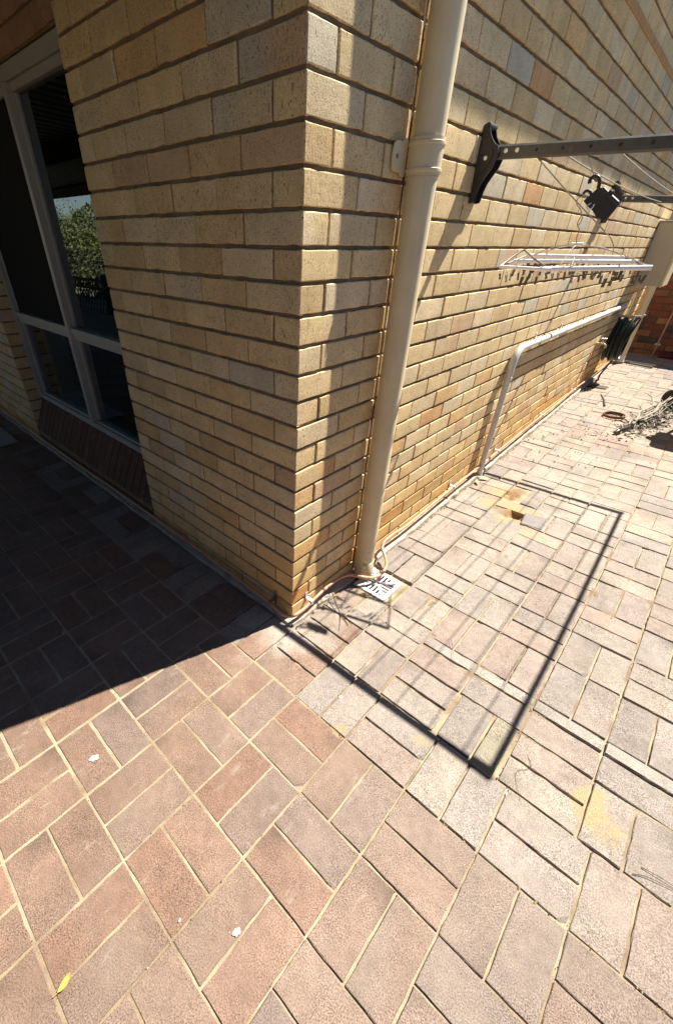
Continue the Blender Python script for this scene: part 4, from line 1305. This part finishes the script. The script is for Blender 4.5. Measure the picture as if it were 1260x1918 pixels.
# garden chair at the right edge, mostly out of frame
ch = empty("garden_chair", (1.22, 4.05, gz(4)), "black plastic garden chair at the right edge of the paving", "chair")
g0 = gz(4.0)
mb = MB()
poly = []
for (cxx, cyy, a0) in ((1.40, 4.18, 0), (1.02, 4.18, 90), (1.02, 3.86, 180), (1.40, 3.86, 270)):
    for a in np.linspace(a0, a0 + 90, 6):
        poly.append((cxx + 0.06 * math.cos(R3(a)), cyy + 0.06 * math.sin(R3(a))))
mb.prism(poly, 'z', g0 + 0.43, g0 + 0.45); mb.build("seat", BLACKP, ch)
mb = MB()
pb = [(1.0, 0.47), (1.42, 0.47), (1.44, 0.80), (1.36, 0.88), (1.06, 0.88), (0.98, 0.80)]
mb.prism([(a, g0 + b) for a, b in pb], 'y', 4.225, 4.245); mb.build("backrest", BLACKP, ch)
for (lx, ly) in ((1.0, 3.84), (1.42, 3.84), (1.0, 4.21), (1.42, 4.21)):
    mb = MB(); mb.tube([(lx + (0.03 if lx < 1.2 else -0.03), ly, g0 + 0.43), (lx, ly, g0)], [0.016, 0.011], 10); mb.build("leg", BLACKP, ch, True)
# tipped black pot behind the stalks
mb = MB()
ax = Vector((0.55, 0.75, 0.12)).normalized(); base = Vector((0.835, 4.70, gz(4.7) + 0.085))
prof = [(0.0, 0.070), (0.16, 0.095), (0.165, 0.103), (0.18, 0.103), (0.18, 0.096), (0.16, 0.088), (0.01, 0.062)]
mb.tube([tuple(base + ax * (0.18 - d)) for d, r in prof], [r for d, r in prof], 24, cap=True)
tag(mb.build("plant_pot", BLACKP, None, True), "black plastic pot tipped over behind the dry stalks", "plant pot")

# ------------------------------------------------------------------ litter: leaves, twigs, spatters
def leaf(name, loc, ln, wd, rot, m, label, curl=0.25, cat="leaf", group=None):
    mb = MB(); n = 9; v = []
    for i in range(n):
        t_ = i / (n - 1); hw = wd * math.sin(math.pi * min(1, t_ * 0.93 + 0.05)) ** 0.8
        x = (t_ - 0.5) * ln; z = curl * ln * (t_ - 0.5) ** 2 + 0.003
        yb = 0.12 * ln * math.sin(t_ * 2.4)
        v += [(x, yb - hw, z + 0.25 * hw), (x, yb, z), (x, yb + hw * 0.9, z + 0.35 * hw)]
    f = []
    for i in range(n - 1):
        a = 3 * i
        f += [(a, a + 3, a + 4, a + 1), (a + 1, a + 4, a + 5, a + 2)]
    Mx = Matrix.Translation(loc) @ Matrix.Rotation(rot, 4, 'Z')
    v = [tuple(Mx @ Vector(p)) for p in v]
    mb.add(v, f)
    mb.tube([tuple(Mx @ Vector((0.5 * ln, 0.08 * ln, 0.004))), tuple(Mx @ Vector((0.78 * ln, 0.02 * ln, 0.004)))], 0.0008, 5)
    return tag(mb.build(name, m, None, True), label, cat, group)
leaf("fallen_leaf", (0.411, -1.236, 0.004), 0.036, 0.0085, R3(-78), LEAFY, "small yellow leaf lying on a patio joint near the bottom left")
leaf("fallen_leaf", (0.085, 2.00, gz(2.0) + 0.006), 0.085, 0.016, R3(20), LEAFD, "pale dead leaf at the foot of the grey conduit")
leaf("fallen_leaf", (0.075, 1.92, gz(1.92) + 0.006), 0.06, 0.012, R3(120), LEAFD, "smaller curled dead leaf in front of the conduit foot")
def twig(paths, label, r=0.0022):
    mb = MB()
    for p in paths:
        q = bez(p, 5); mb.tube(q, [r * (1 - 0.6 * i / (len(q) - 1)) for i in range(len(q))], 6)
    return tag(mb.build("twig", TWIG, None, True), label, "twig")
twig([[(0.022, 0.262, 0.03), (0.06, 0.235, 0.035), (0.105, 0.205, 0.022), (0.145, 0.182, 0.012), (0.178, 0.14, 0.008), (0.207, 0.095, 0.007)],
      [(0.148, 0.180, 0.012), (0.185, 0.182, 0.010), (0.226, 0.170, 0.008)], [(0.15, 0.178, 0.012), (0.19, 0.165, 0.01), (0.22, 0.15, 0.008)]],
     "dark forked twig lying on pavers in front of the drain grate", 0.0026)
twig([[(1.36, -0.03, 0.006), (1.39, -0.012, 0.008), (1.43, 0.0, 0.008), (1.50, 0.022, 0.006)], [(1.375, 0.005, 0.006), (1.42, 0.012, 0.009), (1.49, 0.018, 0.007)]],
     "reddish dry twig lying on pavers at the right edge", 0.0013)
twig([[(0.605, 0.40, 0.012), (0.63, 0.36, 0.014), (0.655, 0.31, 0.012), (0.67, 0.285, 0.010)]], "hair thin dry stem on the relaid pavers inside the clothesline shadow", 0.0010)
twig([[(1.02, 0.12, 0.004), (1.05, 0.07, 0.012), (1.02, 0.02, 0.008), (1.06, -0.06, 0.006)]], "thin curved root fibre beside the raised end paver", 0.0010)
twig([[(0.36, 4.35, gz(4.35) + 0.01), (0.31, 4.55, gz(4.5) + 0.012), (0.24, 4.75, gz(4.7) + 0.01)]], "short dark dry stem near the rusty ring", 0.010)

def spatter(x, y, r, label, z=0.0):
    mb = MB(); n = 22
    v = [(x, y, z + 0.0045)]
    ph_ = rng.uniform(0, 6)
    for i in range(n):
        a = 2 * math.pi * i / n
        rr = r * (0.72 + 0.14 * math.sin(2 * a + ph_) + 0.10 * math.sin(5 * a + 2 * ph_) + rng.uniform(-0.06, 0.06))
        v.append((x + rr * math.cos(a), y + rr * math.sin(a) * 1.1, z + 0.0032))
    mb.add(v, [(0, 1 + i, 1 + (i + 1) % n) for i in range(n)])
    for i in range(3):
        a = rng.uniform(0, 6.28); d = r * rng.uniform(1.1, 1.7); q = r * rng.uniform(0.06, 0.14)
        c = np.array([x + d * math.cos(a), y + d * math.sin(a), z + 0.0036])
        mb.add([c + np.array([q, 0, 0]), c + np.array([0, q, 0]), c - np.array([q, 0, 0]), c - np.array([0, q, 0])], [(0, 1, 2, 3)])
    return tag(mb.build("droppings", CHALK), label, "bird dropping")
spatter(-0.047, -0.945, 0.017, "white bird dropping on a reddish paver left of the patio")
spatter(0.641, -0.891, 0.012, "white bird dropping on a reddish paver at the bottom of the patio")
spatter(0.516, -0.98, 0.005, "tiny white speck on a patio paver near the yellow leaf")
spatter(1.03, -0.065, 0.016, "white bird dropping on pavers right of the raised end paver")
spatter(0.42, -0.165, 0.010, "white bird dropping on a grey paver below the house corner")
spatter(1.14, 0.59, 0.010, "white bird dropping on grey pavers right of the clothesline shadow")

# crumbs of soil, mortar and leaf litter along the wall foot and in the joints
LITTER = weathered("soil_crumbs", (0.13, 0.085, 0.05), 0.95, 0, 0.5, 60, 200, 0.5)
mb = MB()
def crumb(x, y, z, r):
    q = [np.array([x, y, z]) + r * np.array(d) * rng.uniform(0.6, 1.3) for d in ((1, 0, 0), (0, 1, 0), (-1, 0, 0), (0, -1, 0), (0, 0, 0.8), (0, 0, -0.5))]
    mb.add(q, [(0, 1, 4), (1, 2, 4), (2, 3, 4), (3, 0, 4), (1, 0, 5), (2, 1, 5), (3, 2, 5), (0, 3, 5)], int(rng.random() < 0.35))
for i in range(900):
    y = rng.uniform(-0.03, 5.0) if rng.random() < 0.8 else rng.normal(2.05, 0.12)
    cl = vnoise(np.array([y * 4.0]), np.array([2.0]), 31)[0]
    if rng.random() > cl * 1.3: continue
    crumb(0.042 + abs(rng.normal(0, 0.010)), y, gz(y) + 0.003, rng.uniform(0.0015, 0.006))
for i in range(1100):
    i0 = rng.integers(0, 8); x = RX[i0] + rng.normal(0, 0.004) if rng.random() < 0.5 else rng.uniform(0.1, 1.9)
    y = rng.uniform(-0.25, 3.6)
    if rng.random() < 0.5: y = [-0.286, -0.044, 0.181, 0.304, 0.364, 0.615, 0.8575, 1.1, 1.3425][rng.integers(9)] + rng.normal(0, 0.004)
    if vnoise(np.array([x * 3.0]), np.array([y * 3.0]), 33)[0] < 0.45: continue
    crumb(x, y, gz(y) + 0.001, rng.uniform(0.0012, 0.0036))
for i in range(500):                                  # fine bits on the front patio, mostly caught in the joints
    x = rng.uniform(-1.2, 1.8); y = rng.uniform(-1.7, -0.1)
    if rng.random() < 0.6:
        if rng.random() < 0.5: x = 0.048 + MX * round((x - 0.048) / MX) + rng.normal(0, 0.003)
        else: y = -0.287 + MY * round((y + 0.287) / MY) + rng.normal(0, 0.003)
    crumb(x, y, 0.001, rng.uniform(0.0008, 0.0024))
for i in range(260):
    y = 2.5 + rng.random() * 3.2; x = 0.06 + abs(rng.normal(0, 0.35))
    crumb(x, y, gz(y) + 0.003, rng.uniform(0.003, 0.010))
tag(mb.build("litter", [LITTER, LEAFD]), "crumbs of soil and leaf litter along the wall foot and in the paving joints", "litter", kind="stuff")

# pale mat in the shade at the far left
mb = MB(); mb.box((-4.2, -0.55, 0.004), (-3.11, -0.165, 0.022), 0.006)
tag(mb.build("door_mat", MATM), "pale grey mat lying in the shade below the window", "mat")

# ------------------------------------------------------------------ patio roof over the front, and what the window mirrors
pr_ = empty("patio_roof", (-7, -2.0, 0), "dark corrugated patio roof over the shaded front of the house", "patio roof")
mb = MB()
RX1 = 0.64  # roof carried out past the corner, unseen, to shut out sky light
x = -16.0; v = []; f = []
xs = []
while x < RX1:
    xs += [(x, 0.0), (x + 0.10, 0.0), (x + 0.125, 0.028), (x + 0.165, 0.028)]; x += 0.19
xs = [(a, b) for a, b in xs if a < RX1] + [(RX1, 0.0)]
for a, b in xs:
    v += [(a, -4.05, 2.42 + b), (a, -0.02, 2.56 + b)]
f = [(2 * i, 2 * i + 2, 2 * i + 3, 2 * i + 1) for i in range(len(xs) - 1)]
mb.add(v, f); mb.build("roof_sheet", ROOFM, pr_)
mb = MB()
mb.box((-16, -4.0, 2.26), (RX1, -3.93, 2.41), 0.004); mb.box((-16, -0.08, 2.40), (-0.02, -0.03, 2.54), 0.004); mb.box((-16, -2.05, 2.34), (RX1, -1.99, 2.48), 0.004)
mb.build("beam", DARKWOOD, pr_)
for x in (-13.2, -8.6, -4.2, 0.55):
    mb = MB(); mb.box((x - 0.045, -4.0, 0.0), (x + 0.045, -3.91, 2.27), 0.004); mb.build("post", DARKWOOD, pr_)

fn = empty("lattice_fence", (-9, -4.1, 0), "dark timber lattice balustrade along the edge of the patio", "fence")
mb = MB()
x = -17.9
while x < -4.2:
    for sg in (-1, 1):
        Mx = Matrix.Translation((x, -4.09 + 0.008 * sg, 0.14)) @ Matrix.Rotation(R3(32 * sg), 4, 'Y')
        mb.box((-0.016, -0.005, -0.58), (0.016, 0.005, 0.58), 0, mat=Mx)
    x += 0.165
mb.build("lattice", DARKWOOD, fn)
mb = MB(); mb.box((-17.6, -4.13, 0.60), (-4.5, -4.06, 0.66), 0.004); mb.box((-17.6, -4.13, 0.42), (-4.5, -4.07, 0.47), 0.004); mb.build("rail", DARKWOOD, fn)
for x in (-17.3, -15.0, -12.7, -10.4, -8.1, -5.8):
    mb = MB(); mb.box((x - 0.05, -4.15, -0.35), (x + 0.05, -4.05, 0.78), 0.004); mb.build("post", DARKWOOD, fn)

def tree(x, y, h, rad, z0, cols, label, seed, nleaf=6500, leafs=0.075):
    rg = np.random.default_rng(seed)
    t = empty("tree", (x, y, z0), label, "tree", "trees beyond the patio")
    mb = MB()
    trunk = [(x + rg.normal(0, 0.05) * i, y + rg.normal(0, 0.05) * i, z0 + h * 0.16 * i) for i in range(5)]
    mb.tube(trunk, [0.16 * h / 5 * (1 - 0.17 * i) for i in range(5)], 8)
    tips = []
    for k in range(9):
        a = rg.uniform(0, 6.28); b0 = trunk[rg.integers(1, 5)]
        e = (b0[0] + math.cos(a) * rad * 0.75, b0[1] + math.sin(a) * rad * 0.75, b0[2] + h * rg.uniform(0.12, 0.38))
        m_ = ((b0[0] + e[0]) / 2, (b0[1] + e[1]) / 2, (b0[2] + e[2]) / 2 - 0.04 * h)
        mb.tube(bez([b0, m_, e], 4), [0.05 * h / 5 * (1 - 0.085 * i) for i in range(9)], 6)
        tips.append(e); tips.append(m_)
    mb.build("trunk", BARK, t, True)
    V = []; F = []; C = []
    cl_ = [(np.array(p) + rg.normal(0, rad * 0.16, 3), rad * rg.uniform(0.22, 0.42)) for p in tips] + \
          [(np.array([x, y, z0 + h * 0.8]) + rg.normal(0, rad * 0.3, 3), rad * rg.uniform(0.25, 0.45)) for _ in range(6)]
    cc = [np.array(cols[rg.integers(len(cols))]) for _ in cl_]
    for i in range(nleaf):
        q = rg.integers(len(cl_)); c0, r0 = cl_[q]
        d = rg.normal(0, 1, 3); d /= np.linalg.norm(d)
        p = c0 + d * r0 * rg.uniform(0.35, 1.0) ** 0.6 * np.array([1.15, 1.15, 0.8])
        u = rg.normal(0, 1, 3); u /= np.linalg.norm(u)
        w_ = np.cross(u, rg.normal(0, 1, 3)); w_ /= np.linalg.norm(w_)
        s = leafs * rg.uniform(0.5, 1.2)
        n0 = len(V)
        V += [p - u * s, p + w_ * s * 0.45, p + u * s, p - w_ * s * 0.45]
        F.append((n0, n0 + 1, n0 + 2, n0 + 3))
        C += [cc[q] * rg.uniform(0.65, 1.3)] * 4
    mesh_obj("crown", V, F, FOL, t, False, None, np.array(C))
YG = [(0.15, 0.17, 0.03), (0.11, 0.13, 0.025), (0.18, 0.18, 0.05)]
OG = [(0.09, 0.09, 0.035), (0.13, 0.11, 0.06), (0.07, 0.075, 0.03), (0.11, 0.105, 0.05)]
tree(-21.6, -8.3, 3.7, 1.6, -1.0, YG, "bright yellow green tree beyond the lattice fence, mirrored at the left of the pane", 1)
tree(-18.2, -9.2, 2.9, 1.9, -1.0, OG, "olive bushy tree beyond the lattice fence, mirrored at the right of the pane", 2)
tree(-25.5, -10.5, 3.6, 2.1, -1.3, OG, "tall olive tree standing behind the yellow green tree", 3)
tree(-16.0, -8.0, 2.6, 1.7, -1.0, YG, "low yellow green tree nearest the house end of the fence", 4)
tree(-19.8, -6.6, 2.0, 1.5, -0.8, OG, "low grey olive shrub tree close behind the lattice fence", 5)
tree(-29.0, -13.0, 4.2, 2.6, -1.5, YG, "large spreading tree farthest along the garden", 6)
tree(-14.2, -6.6, 1.8, 1.3, -0.8, OG, "small shrub tree just past the patio corner", 8)

# unseen timber fence added right and in front to block sky and deepen shade
bf = empty("sky_block_fence", (2.95, 1.0, 0), "added dark timber paling fence, unseen, blocking sky light on the right side of the yard", "fence")
mb = MB()
for y in np.arange(-6.0, 7.4, 0.103):
    mb.box((2.95, y, -0.08), (2.966, y + 0.099, 1.95 + 0.012 * rng.normal()), 0)
for z in (0.35, 1.6):
    mb.box((2.967, -6.0, z), (3.01, 7.45, z + 0.07), 0)
mb.build("paling", DARKWOOD, bf)
bg_ = empty("sky_block_fence", (-1, -6.05, 0), "added dark timber paling fence, unseen, blocking sky light across the front of the yard", "fence")
mb = MB()
for x in np.arange(-4.3, 2.94, 0.103):
    mb.box((x, -6.05, -0.08), (x + 0.099, -6.034, 1.95 + 0.012 * rng.normal()), 0)
for z in (0.35, 1.6):
    mb.box((-4.3, -6.1, z), (2.94, -6.051, z + 0.07), 0)
mb.build("paling", DARKWOOD, bg_)

# wooded hill far off with two pale houses
mb = MB()
nx = 60; ny = 14; v = []
for j in range(ny):
    for i in range(nx):
        x = -160 + 260 * i / (nx - 1); y = -28 - 60 * j / (ny - 1)
        z = -2.0 + 8.5 * (j / (ny - 1)) ** 0.8 + 1.2 * (vnoise(np.array([x * 0.06]), np.array([y * 0.06]), 4)[0] - 0.5)
        if j == 0: z = -0.3
        v.append((x, y, z))
mb.add(v, [(j * nx + i, j * nx + i + 1, (j + 1) * nx + i + 1, (j + 1) * nx + i) for j in range(ny - 1) for i in range(nx - 1)])
tag(mb.build("hill", weathered("scrub_hill", (0.085, 0.085, 0.045), 0.95, 0, 0.4, 0.5, 3, 0.6, dirt=(0.14, 0.12, 0.08)), None, True), "scrubby hillside beyond the garden", "hill", kind="structure")
for (x, y, lab) in ((-118, -70, "pale house with a long white roof on the far hillside"), (-104, -66, "smaller pale house lower on the far hillside")):
    h_ = empty("hill_house", (x, y, 3), lab, "house")
    mb = MB(); mb.box((x - 5, y - 3, 2), (x + 5, y + 3, 6.2)); mb.build("wall", CREAM, h_)
    mb = MB(); mb.box((x - 5.6, y - 3.5, 6.2), (x + 5.6, y + 3.5, 6.7), 0.05); mb.build("roof", WHITEP, h_)
